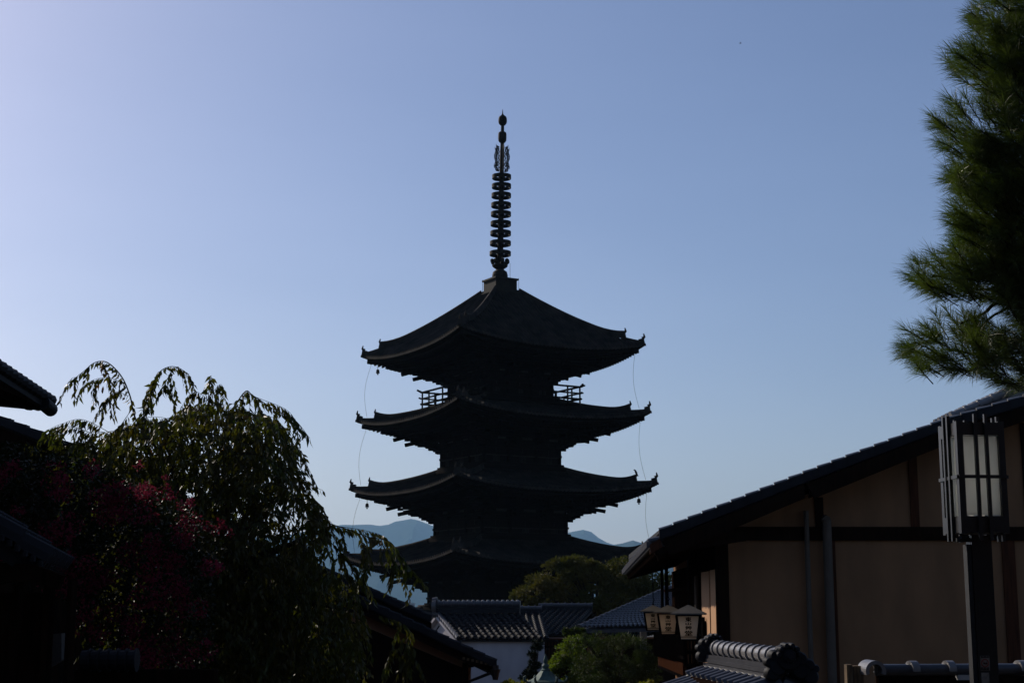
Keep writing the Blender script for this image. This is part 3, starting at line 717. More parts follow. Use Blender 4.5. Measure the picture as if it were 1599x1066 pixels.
# ------------------------------------------------------------------ street lamp
LY = 11.9
lx = P(1531, 900, LY).x
lamp = thing('street_lamp', (lx, LY, gz(LY)), 'black square lantern street lamp with frosted panes on a dark post', 'street lamp')
za = ZP(660, LY); zb = ZP(836, LY); zmid = ZP(747, LY); hw = .168; hl = zb+.02
LR = Matrix.Rotation(R_(5.0), 3, 'Z')
cx = P(1535.5, 750, LY-.2).x - .017
def LQ(a, b, z): v = LR @ Vector((a, b, 0)); return Vector((cx+v.x, LY+v.y, z))
def lbox(m, a, b, z, d): v = LQ(a, b, z); m.box(v, d, R_(5.0)); return m
m = MB()
for i in range(4):
    for (a, b) in ((-hw, -hw), (hw, -hw), (hw, hw), (-hw, hw)): pass
for (a, b) in ((-hw, -hw), (hw, -hw), (hw, hw), (-hw, hw)): lbox(m, a, b, (za+zb)/2, (.05, .05, za-zb-.02))
ztop = ZP(684, LY); zlow = ZP(806, LY)
for sx, sy, L1, L2 in ((0, -1, 2*hw-.05, .05), (0, 1, 2*hw-.05, .05), (-1, 0, .05, 2*hw-.05), (1, 0, .05, 2*hw-.05)):
    lbox(m, sx*hw, sy*hw, (za-.012+ztop)/2, (L1, L2, za-.024-ztop)); lbox(m, sx*hw, sy*hw, (zb+.012+zlow)/2, (L1, L2, zlow-zb-.024))
lbox(m, 0, 0, za-.035, (2*hw-.05, 2*hw-.05, .03)); lbox(m, 0, 0, zb+.035, (2*hw-.05, 2*hw-.05, .03))
lh = m.build('lamp_housing', 'lamp_frame', lamp)
for s_ in ((0, -1), (0, 1), (-1, 0), (1, 0)):
    m = MB()
    if s_[0] == 0: lbox(m, 0, s_[1]*(hw-.01), (ztop+zlow)/2, (2*hw-.05, .008, ztop-zlow))
    else: lbox(m, s_[0]*(hw-.01), 0, (ztop+zlow)/2, (.008, 2*hw-.05, ztop-zlow))
    m.build('pane', 'glass', lh)
m = MB()
for s_ in (-1, 1):
    for o_ in (-.045, .040):
        lbox(m, o_, s_*(hw+.035), (za+zb)/2, (.026, .026, za-zb+.09)); lbox(m, s_*(hw+.035), o_, (za+zb)/2, (.026, .026, za-zb+.09))
    lbox(m, 0, s_*(hw+.032), zmid, (2*hw+.05, .018, .026)); lbox(m, s_*(hw+.032), 0, zmid, (.018, 2*hw+.05, .026))
m.build('lattice_bars', 'lamp_frame', lamp)
m = MB(); pw = .077
m.box((lx, LY, (zb+gz(LY))/2), (2*pw, 2*pw, zb-gz(LY))); m.build('lamp_post', 'lamp_frame', lamp)
m = MB(); x0 = lx-pw-.022; m.box((x0, LY-.02, (ZP(850, LY)+gz(LY))/2), (.036, .10, ZP(850, LY)-gz(LY))); m.build('cable_duct', 'lamp_edge', lamp)
m = MB()
m.box((x0-.03, LY-.05, ZP(843, LY)), (.12, .10, .03)); m.box((x0-.04, LY-.08, ZP(839, LY)), (.07, .05, .02), .4); m.build('mounting_plate', 'lamp_edge', lamp)
st = MB(); yF = LY-pw-.003; rect(st, 1531, 1023, 1545.5, 1046, yF, .004); st.build('sticker', 'sticker', lamp)
st = MB(); c = P(1538.2, 1034.5, yF-.004); n_ = 24
for k in range(n_):
    a0, a1 = 2*math.pi*k/n_, 2*math.pi*(k+1)/n_
    st.add([c+Vector((r*math.cos(t), 0, r*math.sin(t))) for r, t in ((.024, a0), (.031, a0), (.031, a1), (.024, a1))], [(0, 1, 2, 3)])
st.bar(c+Vector((-.018, 0, .018)), c+Vector((.018, 0, -.018)), .002, .007, up=(0, 1, 0)); st.build('no_smoking_ring', 'red_paint', lamp)
st = MB(); st.box(c+Vector((.002, .001, -.001)), (.030, .002, .007)); st.bar(c+Vector((.012, .001, .006)), c+Vector((.018, .001, .014)), .002, .003, up=(0, 1, 0)); st.build('cigarette_symbol', 'ink', lamp)
for ya, yb_ in ((1041, 1045), (1023.5, 1026)):
    st = MB(); rect(st, 1532, yb_-.6, 1544.5, yb_, yF-.004, .002)
    for k in range(6): rect(st, 1532+k*2.3, ya, 1533+k*2.3, yb_, yF-.003, .002)
    st.build('sticker_marks', 'ink', lamp)
st = MB(); rect(st, 1533, 1049.5, 1545, 1075, yF, .004); st.build('sticker', 'sticker', lamp)

# ------------------------------------------------------------------ generic gabled building
def gable_house(name, label, a, ridge, b, Y, depth, tv, wallm, roofm='tile', th=.16, over=.5, cat='house', eave=.45, ribs=True):
    """front gable at distance Y: a, ridge, b are picture points of the roof's top edge; tv = depth direction"""
    A, Rr, B = P(a[0], a[1], Y-over), P(ridge[0], ridge[1], Y-over), P(b[0], b[1], Y-over)
    tv = Vector(tv).normalized(); D = tv*depth
    t = thing(name, (Rr.x, Y, gz(Y)), label, cat)
    m = MB()
    for E in (A, B):
        V = E-Rr
        tiles(m, Rr+Vector((0, 0, -.02)), D, V, pitch=.28, course=.26)
    m.build('tiled_roof', roofm, t)
    m = MB()
    for E in (A, B):
        n_ = max(1, round((E-Rr).length/.26))
        for i in range(n_):
            p, q = Rr.lerp(E, i/n_), Rr.lerp(E, (i+1)/n_); up = Vector((0, 0, .02))
            m.prism([p+Vector((0, 0, .005)), q+up+Vector((0, 0, .03)), q+Vector((0, 0, -.11)), p+Vector((0, 0, -.11))], -tv*.10)
    m.build('verge_tiles', roofm, t)
    m = MB(); ridge_caps(m, Rr+Vector((0, 0, .12))-tv*.1, Rr+Vector((0, 0, .12))+D, .09, .28); m.bar(Rr+Vector((0, 0, .02)), Rr+Vector((0, 0, .02))+D, .22, .2); m.build('ridge_cap', roofm, t)
    m = MB()
    for E in (A, B): m.prism([Rr+Vector((0, 0, -.12)), E+Vector((0, 0, -.12)), E+Vector((0, 0, -.12-th)), Rr+Vector((0, 0, -.12-th))], tv*.06)
    m.build('verge_board', 'dark_wood', t)
    s_ = eave
    def inn(E): d = (E-Rr); k = 1-s_/abs(d.x) if abs(d.x) > s_ else .8; q = Rr+d*k+tv*over; return q+Vector((0, 0, -.13))
    a_, b_, r_ = inn(A), inn(B), Rr+tv*over+Vector((0, 0, -.13)); zg = gz(Y)-.3
    m = MB(); poly = [Vector((a_.x, a_.y, zg)), a_, r_, b_, Vector((b_.x, b_.y, zg))]; m.prism(poly, tv*(depth-2*over))
    w_ = m.build('wall', wallm, t)
    return t, w_, (A, Rr, B, a_, b_, r_)

# centre-left house: long verge running down to the right, ochre gable over dark boards
h1, w1, g1 = gable_house('wooden_house', 'dark wooden house with ochre gable band and roof sloping to a gutter, beside weeping tree', (-40, 1035), (367, 842), (775, 1033), 30, 9, (-.10, 1, 0), 'ochre')
m = MB(); Yb = 29.95
def pp(x, y, Y): return P(x, y, Y)
m.prism([pp(120, 1180, Yb), pp(120, 935, Yb), pp(367, 884, Yb), pp(551, 970, Yb), pp(722, 1042, Yb), pp(722, 1180, Yb)], (0, .06, 0)); m.build('board_cladding', 'dark_wood', w1)
m = MB()
for i in range(40):
    x = 130+i*15; y = np.interp(x, [120, 367, 551, 722], [935, 884, 970, 1042])
    if x < 716: m.add(*[(lambda q: (q.v, q.f))(rect(MB(), x, y+5, x+1.5, 1160, Yb-.02, .03))][0])
m.build('cladding_battens', 'dark_wood', w1)
m = MB(); rect(m, 722, 1034, 731, 1180, Yb-.03, .12); m.build('corner_post', 'dark_wood', w1)
m = MB(); A1 = P(776, 1040, 29.4); m.bar(A1+Vector((-.02, 0, -.02)), A1+Vector((-.02-.9, 9, -.02)), .11, .09); m.build('gutter', 'gutter', h1)
m = MB(); m.tube([A1+Vector((-.04, .05, -.06)), A1+Vector((-.06, .05, -.20)), P(766, 1050, 29.5), P(733, 1063, 29.8), P(733, 1110, 29.8), (P(733, 1110, 29.8).x, 29.8, gz(30))], .032, 10); m.lathe(A1+Vector((-.03, .03, -.15)), [(.05, -.1), (.07, 0), (.10, .10)], 10)
m.build('drain_pipe', 'gutter', h1)
m = MB()
for i in range(8): p = P(724+i*7, 1024.5+i*1.6, 29.5); m.box(p+Vector((0, 0, -.03)), (.05, .12, .05))
m.build('rafter_ends', 'weather_wood', h1)
m = MB(); p = P(722, 1039, 29.7); m.bar(p, p+Vector((.22, 0, 0)), .05, .05); m.box(p+Vector((.15, 0, .06)), (.03, .05, .1)); m.build('eave_bracket', 'dark_wood', h1)
h2, w2, g2 = gable_house('wooden_house', 'second roof behind the ochre-gabled house, black against the blue hills', (250, 990), (452, 866), (674, 963), 36, 8, (-.06, 1, 0), 'dark_wood', th=.30)

# white plastered storehouse: ridge runs left-right, roof slope faces the camera
KY = 60.0
kura = thing('storehouse', (P(760, 1000, KY).x, KY, gz(KY)), 'white plastered storehouse with sunlit gable end and dark tiled roof below the pagoda', 'storehouse')
rl = P(681, 957, KY+1.4); rr2 = P(812, 959, KY+.9); rr2.z = rl.z
el = P(714, 997, KY-.6); er = P(838, 999, KY-1.1); er.z = el.z
bl_ = P(652, 985, KY+3.4); bl_.z = el.z
br_ = bl_+(rr2-rl)
m = MB(); tiles(m, rl, rr2-rl, el-rl, pitch=.27, course=.25, prof=RIB, step=.03); tiles(m, rl, rr2-rl, bl_-rl, pitch=.27, course=.25, prof=RIB)
m.build('tiled_roof', 'tile', kura)
m = MB(); up = Vector((0, 0, 1)); 
for k in range(3): m.bar(rl+up*(.07+.09*k), rr2+up*(.07+.09*k), .34-.06*k, .08)
m.build('ridge_bed', 'tile', kura)
m = MB(); ridge_caps(m, rl+up*.37, rr2+up*.37, .10, .30, .035); m.build('ridge_cap', 'shiny_tile', kura)
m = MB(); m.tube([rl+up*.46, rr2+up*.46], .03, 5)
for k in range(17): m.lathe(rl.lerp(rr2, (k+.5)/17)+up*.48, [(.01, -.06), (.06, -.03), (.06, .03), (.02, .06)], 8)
m.build('ridge_glints', 'pale_glint_tile', kura)  # pale knobs added to stand in for sun glints on the ridge caps
m = MB(); dx = (rr2-rl).normalized(); c = rl-dx*.05+up*.28; m.tube([c-dx*.10, c+dx*.08], [.26, .30], 16); m.tube([c+up*.22-dx*.10, c+up*.24+dx*.1], [.12, .14], 12); m.tube([c-up*.3-dx*.08, c-up*.28+dx*.1], [.16, .18], 12)
m.build('ridge_end_ornament', 'shiny_tile', kura)
m = MB()
for E in (el, bl_):
    n_ = 10
    for i in range(n_): p = rl.lerp(E, i/n_); q = rl.lerp(E, (i+.92)/n_); m.tube([p+dx*.05+up*.05, q+dx*.05+up*.03], [.085, .10], 8)
m.build('verge_tiles', 'shiny_tile', kura)
m = MB(); zg = gz(KY)-.3; ins = dx*.22
def wpt(v, k=.88): q = rl.lerp(v, k)+ins; return Vector((q.x, q.y, q.z-.16))
f_, b_ = wpt(el), wpt(bl_); t_ = rl+ins-up*.14
m.prism([Vector((f_.x, f_.y, zg)), f_, t_, b_, Vector((b_.x, b_.y, zg))], (rr2-rl)*.97)
kw = m.build('wall', 'white', kura)
m = MB()
for E in (el, bl_): m.bar(rl+ins*.4-up*.14, rl.lerp(E, .97)+ins*.4-up*.16, .22, .10)
m.build('gable_trim', 'white', kura)
m = MB(); p = P(715, 1022, KY-.75); m.box((f_.x+1.6, f_.y-.02, ZP(1021, KY-.5)), (3.4, .02, .03)); m.build('wall_line', 'pipe', kura)
m = MB(); p = P(681, 984, KY+1); m.bar(p, P(686, 976, KY+1), .05, .05); m.build('antenna_stub', 'dark', kura)

# lower tiled roof with reddish lattice wall, right of the storehouse
def front_roof(name, label, rl, rr_, e0, e1, Yr, Ye, wallm, wx0, wx1, roofm='tile'):
    a, b = P(*rl, Yr), P(*rr_, Yr); c, d = P(*e0, Ye), P(*e1, Ye); b.z = a.z; d.z = c.z
    t = thing(name, ((c.x+d.x)/2, Ye, gz(Ye)), label, 'roof' if 'roof' in name else 'house')
    m = MB(); tiles(m, a, b-a, c-a, pitch=.27, course=.25, prof=RIB, step=.03); tiles(m, a, b-a, Vector((0, Yr-Ye, c.z-a.z)), pitch=.27, course=.25, prof=RIB)
    m.build('tiled_roof', roofm, t)
    m = MB(); m.bar(a+Vector((0, 0, .08)), b+Vector((0, 0, .08)), .26, .2); m.build('ridge_bed', roofm, t)
    m = MB(); ridge_caps(m, a+Vector((0, 0, .22)), b+Vector((0, 0, .22)), .09, .30, .03); m.build('ridge_cap', 'shiny_tile', t)
    x0, x1 = P(wx0, 1000, Ye+.6).x, P(wx1, 1000, Ye+.6).x
    m = MB(); m.box(((x0+x1)/2, (Ye+.6+2*Yr-Ye-.6)/2, (c.z-.02+gz(Ye))/2), (x1-x0, 2*(Yr-Ye)-1.2, c.z-.02-gz(Ye))); w_ = m.build('wall', wallm, t)
    m = MB(); m.box(((c.x+d.x)/2, Ye+.05, c.z-.10), (abs(d.x-c.x), .08, .10)); m.build('eave_board', 'dark_wood', t)
    return t, w_, (x0, x1, Ye+.6, c.z)
t3, w3, q3 = front_roof('low_house', 'low tiled house with reddish lattice wall just right of the white storehouse', (806, 957), (846, 957), (815, 996), (905, 996), 66, 62.5, 'red_wood', 820, 905)
m = MB(); x0, x1, yy, zz = q3
for i in range(16): x = x0+.15+i*(x1-x0-.3)/15; m.box((x, yy-.03, zz-1.0), (.05, .05, 1.8))
for z in (.35, 1.1): m.box(((x0+x1)/2, yy-.06, zz-z), (x1-x0, .05, .08))
m.build('window_lattice', 'dark_wood', w3)
t4, w4, q4 = front_roof('tiled_house', 'wide low house whose dotted dark ridge shows under the olive tree', (841, 952), (925, 954), (800, 990), (960, 992), 70, 66, 'dark_wood', 810, 950)
# roof with a hip line down-left, right of it
QY = 50
qh = thing('tiled_house', (P(970, 990, QY).x, QY, gz(QY)), 'house with speckled blue-grey tiled roof rising to the right, beside the lanterns', 'house')
ap = P(1034, 924, QY+3.5); ap2 = P(1100, 924, QY+3.5); lo = P(904, 981, QY); lo2 = P(1052, 975, QY-1.5); ap2.z = ap.z
m = MB()
m_rows = 16; rows = []
nr_ = 30
for j in range(m_rows+1):
    for st_ in (0, .035) if j < m_rows else (0,):
        t = (j+ (1 if st_ else 0))/m_rows; a = ap.lerp(lo, t); b = ap2.lerp(lo2+Vector((1.2, 0, 0)), t); row = []
        for i in range(nr_*6+1):
            h = [0, .03, .07, .08, .07, .03][i % 6]; row.append(a.lerp(b, i/(nr_*6))+Vector((0, 0, h+st_)))
        rows.append(row)
m.grid(rows)
m.prism([ap-up*.05, ap2-up*.05, lo2+Vector((1.2, 0, -.05)), lo-up*.05], (0, 0, -.10)); m.build('tiled_roof', 'shiny_tile', qh)
m = MB(); ridge_caps(m, ap+up*.06, lo+up*.06, .07, .30, .02); ridge_caps(m, ap+up*.12, ap2+up*.12, .10, .30, .02); m.build('ridge_cap', 'shiny_tile', qh)
m = MB(); x0 = P(925, 1000, QY+.5).x; x1 = P(1080, 1000, QY+.5).x; m.box(((x0+x1)/2, QY+2.6, (lo.z-.35+gz(QY))/2), (x1-x0, 3.2, lo.z-.35-gz(QY)))
qw = m.build('wall', 'dark_wood', qh); m = MB(); rect(m, 1000, 985, 1010, 1013, QY+.95, .05); m.build('plaster_panel', 'white', qw)
fb = thing('distant_building', (P(640, 945, 900).x, 900, gz(900)), 'tiny pale city building at the foot of the blue hills, left of the pagoda', 'building')
m = MB(); rect(m, 636, 941, 646, 960, 900, 12); m.build('wall', 'concrete', fb)
m = MB(); rect(m, 638, 939, 642, 941, 900, 5); m.build('rooftop_room', 'concrete', fb)
m = MB(); rect(m, 652, 944, 672, 960, 700, 12); m.build('distant_house', 'ochre', label='tiny brown roof on the horizon beside the pagoda wall, left of it', cat='building', origin=P(660, 950, 700))

# ------------------------------------------------------------------ left side buildings
lh1 = thing('left_house', (-6.5, 14.5, gz(14)), 'dark roof corner with stepped tiles jutting in at the left edge above the other roof', 'house')
tip = P(80, 628, 16.0); st0 = P(-30, 556, 13.6); dv = tip-st0
m = MB(); n_ = 14; far = st0-dv*1.2; sd = Vector((-1.0, .25, .12)).normalized()
full = tip-far; nn_ = 30
for i in range(nn_):
    p = far.lerp(tip, i/nn_); q = far.lerp(tip, (i+1)/nn_)
    m.prism([p+up*.00, q+up*.035, q-up*.10, p-up*.10], sd*4.5); m.tube([p+up*.0, q+up*.025], [.050, .062], 8)
m.build('tiled_roof', 'tile', lh1)
m = MB(); m.tube([tip-dv*.14-up*.06, tip-up*.08], .075, 14); m.build('eave_end_tile', 'tile', lh1)
m = MB(); a_ = P(50, 632, 15.7); far2 = far-up*.05; m.prism([far-up*.08, tip-dv*.18-up*.10, a_+up*.02-up*.08, far-up*.42], sd*.06); m.prism([far-up*.1, tip-dv*.18-up*.1, tip-dv*.18-up*.14, far-up*.14], sd*4.4); m.build('verge_board', 'dark_wood', lh1)
m = MB(); c = P(60, 634, 15.8); m.tube([c+Vector((.055*math.cos(t), 0, .045*math.sin(t))) for t in [math.pi*(.9+k*1.2/10) for k in range(11)]], .006, 6); m.build('gutter_hook', 'gutter', lh1)
m = MB(); b0 = far+sd*1.0; b1 = tip-dv*.4+sd*1.0; m.prism([Vector((b0.x, b0.y, b0.z-.3)), Vector((b1.x, b1.y, b1.z-.2)), Vector((b1.x, b1.y, gz(14))), Vector((b0.x, b0.y, gz(14)))], sd*3.2); m.build('wall', 'dark_wood', lh1)
lh2, w5, g5 = gable_house('left_house', 'black-walled house at left with plain dark roofline behind the weeping cherry', (-700, 760), (-250, 556), (290, 765), 23, 8, (-.25, 1, 0), 'dark_wood', th=.28)
# roofed gate in the lower left corner
lg = thing('roofed_gate', (P(40, 1066, 9.6).x, 9.6, gz(9.6)), 'small roofed wooden gate with arched bargeboard in the lower left corner', 'gate')
e0, e1 = P(-70, 790, 9.0), P(66, 880, 9.4); m = MB(); tiles(m, e0, Vector((-.5, 2.2, 0)), e1-e0, pitch=.22, course=.2, prof=RIB); m.build('tiled_roof', 'tile', lg)
m = MB()
for i in range(12): p = e0.lerp(e1, i/11); m.lathe(p+Vector((0, -.04, .0)), [(.005, -.02), (.02, -.018), (.02, .018), (.005, .02)], 8)
m.build('verge_tiles', 'tile', lg)
m = MB(); arc = [P(-60, 885, 9.3), P(0, 878, 9.3), P(50, 880, 9.3), P(97, 898, 9.3), P(88, 920, 9.3), P(50, 908, 9.3), P(20, 907, 9.3), P(-10, 912, 9.3), P(-60, 930, 9.3)]
m.prism(arc, (0, .08, 0)); m.build('arched_board', 'dark_wood', lg)
for x0, x1 in ((10, 18), (58, 68), (96, 103)):
    m = MB(); rect(m, x0, 905, x1, 1300, 9.5, .12); m.build('gate_post', 'dark_wood', lg)
m = MB(); rect(m, -30, 925, 58, 1300, 9.75, .05); m.build('gate_door', 'dark_wood', lg)
m = MB(); m.prism([P(68, 990, 9.7), P(96, 988, 9.7), P(96, 1030, 9.7), P(68, 1046, 9.7)], (0, .08, 0)); m.build('plaster_panel', 'dim_plaster', lg)
gw = thing('garden_wall', (P(180, 1066, 10.6).x, 10.6, gz(10.6)), 'low garden wall topped by curved grey tiles beneath the pink-flowered tree', 'wall')
m = MB(); a_, b_ = P(128, 1030, 10.6), P(214, 1023, 10.6); b_.z = a_.z; ridge_caps(m, a_, b_, .07, .065, .012); m.build('cap_tiles', 'tile', gw)
m = MB(); rect(m, 110, 1045, 330, 1300, 10.7, .16); m.build('wall_face', 'dark_wood', gw)

# ------------------------------------------------------------------ trees
def twig_leaves(pts, sp, L, Wd, out, droop=.75, spread=.5):
    """alternate leaves hung along one twig"""
    pts = np.array([tuple(p) for p in pts]); seg = np.linalg.norm(np.diff(pts, axis=0), axis=1); tot = seg.sum(); n_ = max(2, int(tot/sp))
    d = np.linspace(.04*tot, tot, n_); cum = np.concatenate([[0], np.cumsum(seg)])
    B = np.stack([np.interp(d, cum, pts[:, k]) for k in range(3)], 1); T = unit(np.stack([np.interp(np.minimum(d+.01, tot), cum, pts[:, k]) for k in range(3)], 1)-np.stack([np.interp(np.maximum(d-.01, 0), cum, pts[:, k]) for k in range(3)], 1))
    sgn = np.where(np.arange(n_) % 2 == 0, 1, -1)[:, None]; S = unit(np.cross(T, np.array([[0, .35, 1.0]])))
    D = T*.45 + S*sgn*spread*rng.uniform(.4, 1.2, (n_, 1)) + np.array([[0, 0, -droop]]) + rng.normal(0, .22, (n_, 3))
    out.append((B, D, L*rng.uniform(.65, 1.15, n_), Wd*rng.uniform(.75, 1.2, n_)))
def flush(name, out, m, parent, curl=.25, **kw):
    B, D, L, Wd = (np.concatenate([o[k] for o in out]) for k in range(4))
    V, Fq = leaves(B, D, L, Wd, curl); return np_mesh(name, V, Fq, m, parent, **kw)
def spline(pts, n=14):
    pts = [Vector(p) for p in pts]; pts = [pts[0]*2-pts[1]] + pts + [pts[-1]*2-pts[-2]]; out = []
    for i in range(1, len(pts)-2):
        p0, p1, p2, p3 = pts[i-1:i+3]
        for k in range(n):
            t = k/n; out.append(.5*((2*p1)+(p2-p0)*t+(2*p0-5*p1+4*p2-p3)*t*t+(3*p1-p0-3*p2+p3)*t**3))
    return out+[pts[-2]]

CY = 16.0
cherry = thing('weeping_cherry_tree', (P(330, 1066, CY).x, CY, gz(CY)), 'tall weeping tree with drooping narrow leaves covering the left foreground', 'tree')
hero = [  # (polyline in picture points, depth offset, start radius)
 ([(260, 720), (215, 660), (203, 618), (190, 588), (168, 566), (148, 566), (130, 580), (112, 594)], 0, .018),
 ([(200, 618), (180, 612), (160, 632), (142, 662)], 0, .006), ([(196, 600), (172, 590), (148, 592), (128, 604)], .1, .006),
 ([(205, 640), (186, 668), (170, 700)], -.1, .006),
 ([(262, 700), (225, 650), (236, 610), (248, 582), (268, 572), (288, 580), (302, 605)], .1, .014), ([(250, 584), (238, 600), (232, 640)], 0, .005),
 ([(270, 574), (262, 590), (252, 612)], 0, .005),
 ([(300, 690), (322, 640), (326, 612), (330, 586)], -.1, .012), ([(326, 620), (345, 600), (352, 625)], 0, .005), ([(326, 625), (305, 612), (292, 640)], 0, .005),
 ([(340, 720), (360, 650), (382, 612), (396, 618), (430, 640), (460, 655), (484, 684)], 0, .014),
 ([(384, 612), (376, 640), (372, 690)], .1, .005), ([(420, 636), (440, 672), (444, 720)], 0, .005), ([(400, 620), (448, 640), (468, 668)], .1, .005), ([(395, 618), (412, 650), (420, 700)], 0, .005),
 ([(230, 730), (170, 690), (120, 668), (88, 668), (62, 690)], 0, .010), ([(200, 720), (140, 690), (100, 695), (78, 705), (40, 692)], -.15, .008), ([(180, 680), (130, 655), (95, 662), (72, 672)], .15, .006),
 ([(400, 780), (430, 745), (455, 745), (486, 752)], .0, .010),
 ([(440, 850), (490, 815), (530, 822), (575, 838), (608, 845), (628, 870), (664, 912)], -.1, .012), ([(500, 818), (560, 826), (600, 838), (618, 866)], .1, .006), ([(560, 836), (570, 862), (566, 905)], 0, .005),
 ([(600, 850), (612, 872), (622, 898)], 0, .005), ([(540, 826), (530, 860), (545, 900)], 0, .005),
 ([(500, 830), (540, 870), (556, 890), (575, 925)], .1, .008), ([(560, 955), (600, 962), (632, 975), (642, 1000), (628, 1030), (634, 1060)], 0, .007), ([(636, 985), (622, 1010), (606, 1028)], 0, .004), ([(640, 1000), (646, 1015), (640, 1035)], 0, .004),
 ([(460, 720), (480, 775), (500, 800), (510, 840)], 0, .008), ([(380, 700), (430, 720), (446, 760), (440, 800)], 0, .008),
]
wood = MB(); out = []
for pl, dy, r0 in hero:
    pts = spline([P(x, y, CY+dy+.1*math.sin(x)) for x, y in pl], 8); n_ = len(pts)
    wood.tube(pts, [r0*.62*(1-.8*i/(n_-1)) for i in range(n_)], 6)
    twig_leaves(pts[int(n_*.14):], .021, .108, .036, out, .85, .5)
    for k in range(5):                                                # short side twigs
        i = random.randint(int(n_*.3), n_-2); p = pts[i]; d = Vector((random.uniform(-.5, .5), random.uniform(-.4, .4), random.uniform(-.1, .2)))
        tw = [p+d*t*.5+Vector((0, 0, -.42*t*t)) for t in (0, .25, .5, .75, 1)]; tw = [p+(q-p)*random.uniform(.5, .9) for q in tw] if False else tw
        s_ = random.uniform(.35, .75); tw = [p+(q-p)*s_ for q in tw]; wood.tube(tw, .0025, 4); twig_leaves(tw, .024, .10, .034, out, .9)
crown = [(110, 705), (165, 685), (215, 662), (250, 668), (300, 640), (345, 640), (385, 640), (420, 655), (440, 690), (446, 740), (458, 775), (492, 800), (508, 830), (500, 870), (520, 900), (548, 930), (556, 1000), (560, 1085), (180, 1085), (200, 900), (190, 800), (120, 740)]
gap = [(425, 800), (470, 790), (466, 826), (440, 838), (424, 826)]
N = 2150; c_ = np.stack([rng.uniform(100, 560, N*3), rng.uniform(635, 1085, N*3)], 1)
ok = in_poly(c_, crown) & ~in_poly(c_, gap); c_ = c_[ok][:N]
for x, y in c_:
    dpt = rng.uniform(-1.3, 1.3); top_ = P(x, y-8, CY+dpt); az = random.uniform(0, 6.28); s_ = random.uniform(.12, .58); ln = random.uniform(.10, .50); rise = random.uniform(.0, .22)
    if x > 440 and y > 800: s_ *= .4
    tw = [top_+Vector((math.cos(az)*s_*t, math.sin(az)*s_*t, (.06+rise)*t-ln*t*t-rise*.6*t*t)) for t in (0, .2, .4, .6, .8, 1)]
    wood.tube(tw, [.004, .0035, .003, .0025, .002, .002], 4, caps=False); twig_leaves(tw, .030, .095, .034, out, .9)
edge = [(110, 700), (150, 684), (190, 668), (225, 655), (262, 655), (300, 636), (345, 636), (400, 640), (430, 660), (446, 695), (448, 735), (460, 770), (490, 792), (510, 822), (540, 900), (556, 940), (560, 985), (556, 1030)]
for k in range(150):
    i = random.uniform(0, len(edge)-1.001); j_ = int(i); fx_ = i-j_; x = edge[j_][0]*(1-fx_)+edge[j_+1][0]*fx_; y = edge[j_][1]*(1-fx_)+edge[j_+1][1]*fx_
    p = P(x, y+6, CY+random.uniform(-.9, .9)); ox = (x-320)/260; s_ = random.uniform(.14, .46); up_ = random.uniform(.0, .45) if y < 800 else .05; s_ *= 1 if y < 800 else .45
    tw = [p+Vector(((ox*.8+random.uniform(-.02, .02)+(.25 if k % 3 == 0 else -.1))*s_*t, random.uniform(-.02, .02), s_*(up_*1.6*t-random.uniform(.75, .85)*t*t))) for t in (0, .2, .4, .6, .8, 1)]
    wood.tube(tw, [.004, .0035, .003, .0025, .002, .002], 4, caps=False); twig_leaves(tw, .026, .10, .034, out, .7, .6)
# scattered leaves that keep the inside of the crown dense
nb = 8000; q = np.stack([rng.uniform(100, 560, nb*3), rng.uniform(712, 1085, nb*3)], 1); q = q[in_poly(q, crown) & ~in_poly(q, gap)][:nb]
k_ = len(q); Bp = Pn(q[:, 0], q[:, 1], CY+rng.uniform(-.9, 1.3, k_)); out.append((Bp, rng.normal(0, .5, (k_, 3))+np.array([[0, 0, -1.]]), rng.uniform(.06, .10, k_), rng.uniform(.025, .036, k_)))
flush('leaves', out, 'cherry_leaf', cherry)
o2 = []
for x, y in ((165, 580), (158, 572), (150, 710), (190, 620), (150, 708), (300, 650), (390, 650), (415, 660), (260, 740), (205, 775), (155, 705), (445, 690), (350, 700), (280, 660), (160, 600), (235, 700)):
    p = P(x, y, CY-.2); nB = 5; o2.append((np.array([tuple(p)])+rng.normal(0, .03, (nB, 3)), rng.normal(0, .4, (nB, 3))+np.array([[0, 0, -1]]), rng.uniform(.05, .085, nB), rng.uniform(.02, .03, nB)))
flush('autumn_leaves', o2, 'rust_leaf', cherry)
base = Vector((P(330, 1066, CY).x, CY, gz(CY)-.1)); fork = P(320, 960, CY)
wood.tube(spline([base, base.lerp(fork, .5)+Vector((.05, 0, 0)), fork], 6), [.13]*5+[.11]*5+[.10]*3, 10)
for tx, ty, dy in ((262, 715, 0), (262, 700, .1), (300, 690, -.1), (340, 720, 0), (230, 730, 0), (400, 780, 0), (440, 850, -.1), (460, 720, .1), (500, 830, .1), (560, 955, 0), (380, 700, -.2)):
    e = P(tx, ty, CY+dy); md = fork.lerp(e, .5)+Vector((0, 0, .15)); s_ = spline([fork, md, e], 6); wood.tube(s_, [.06-.045*i/(len(s_)-1) for i in range(len(s_))], 7)
wood.build('trunk', 'bark', cherry)

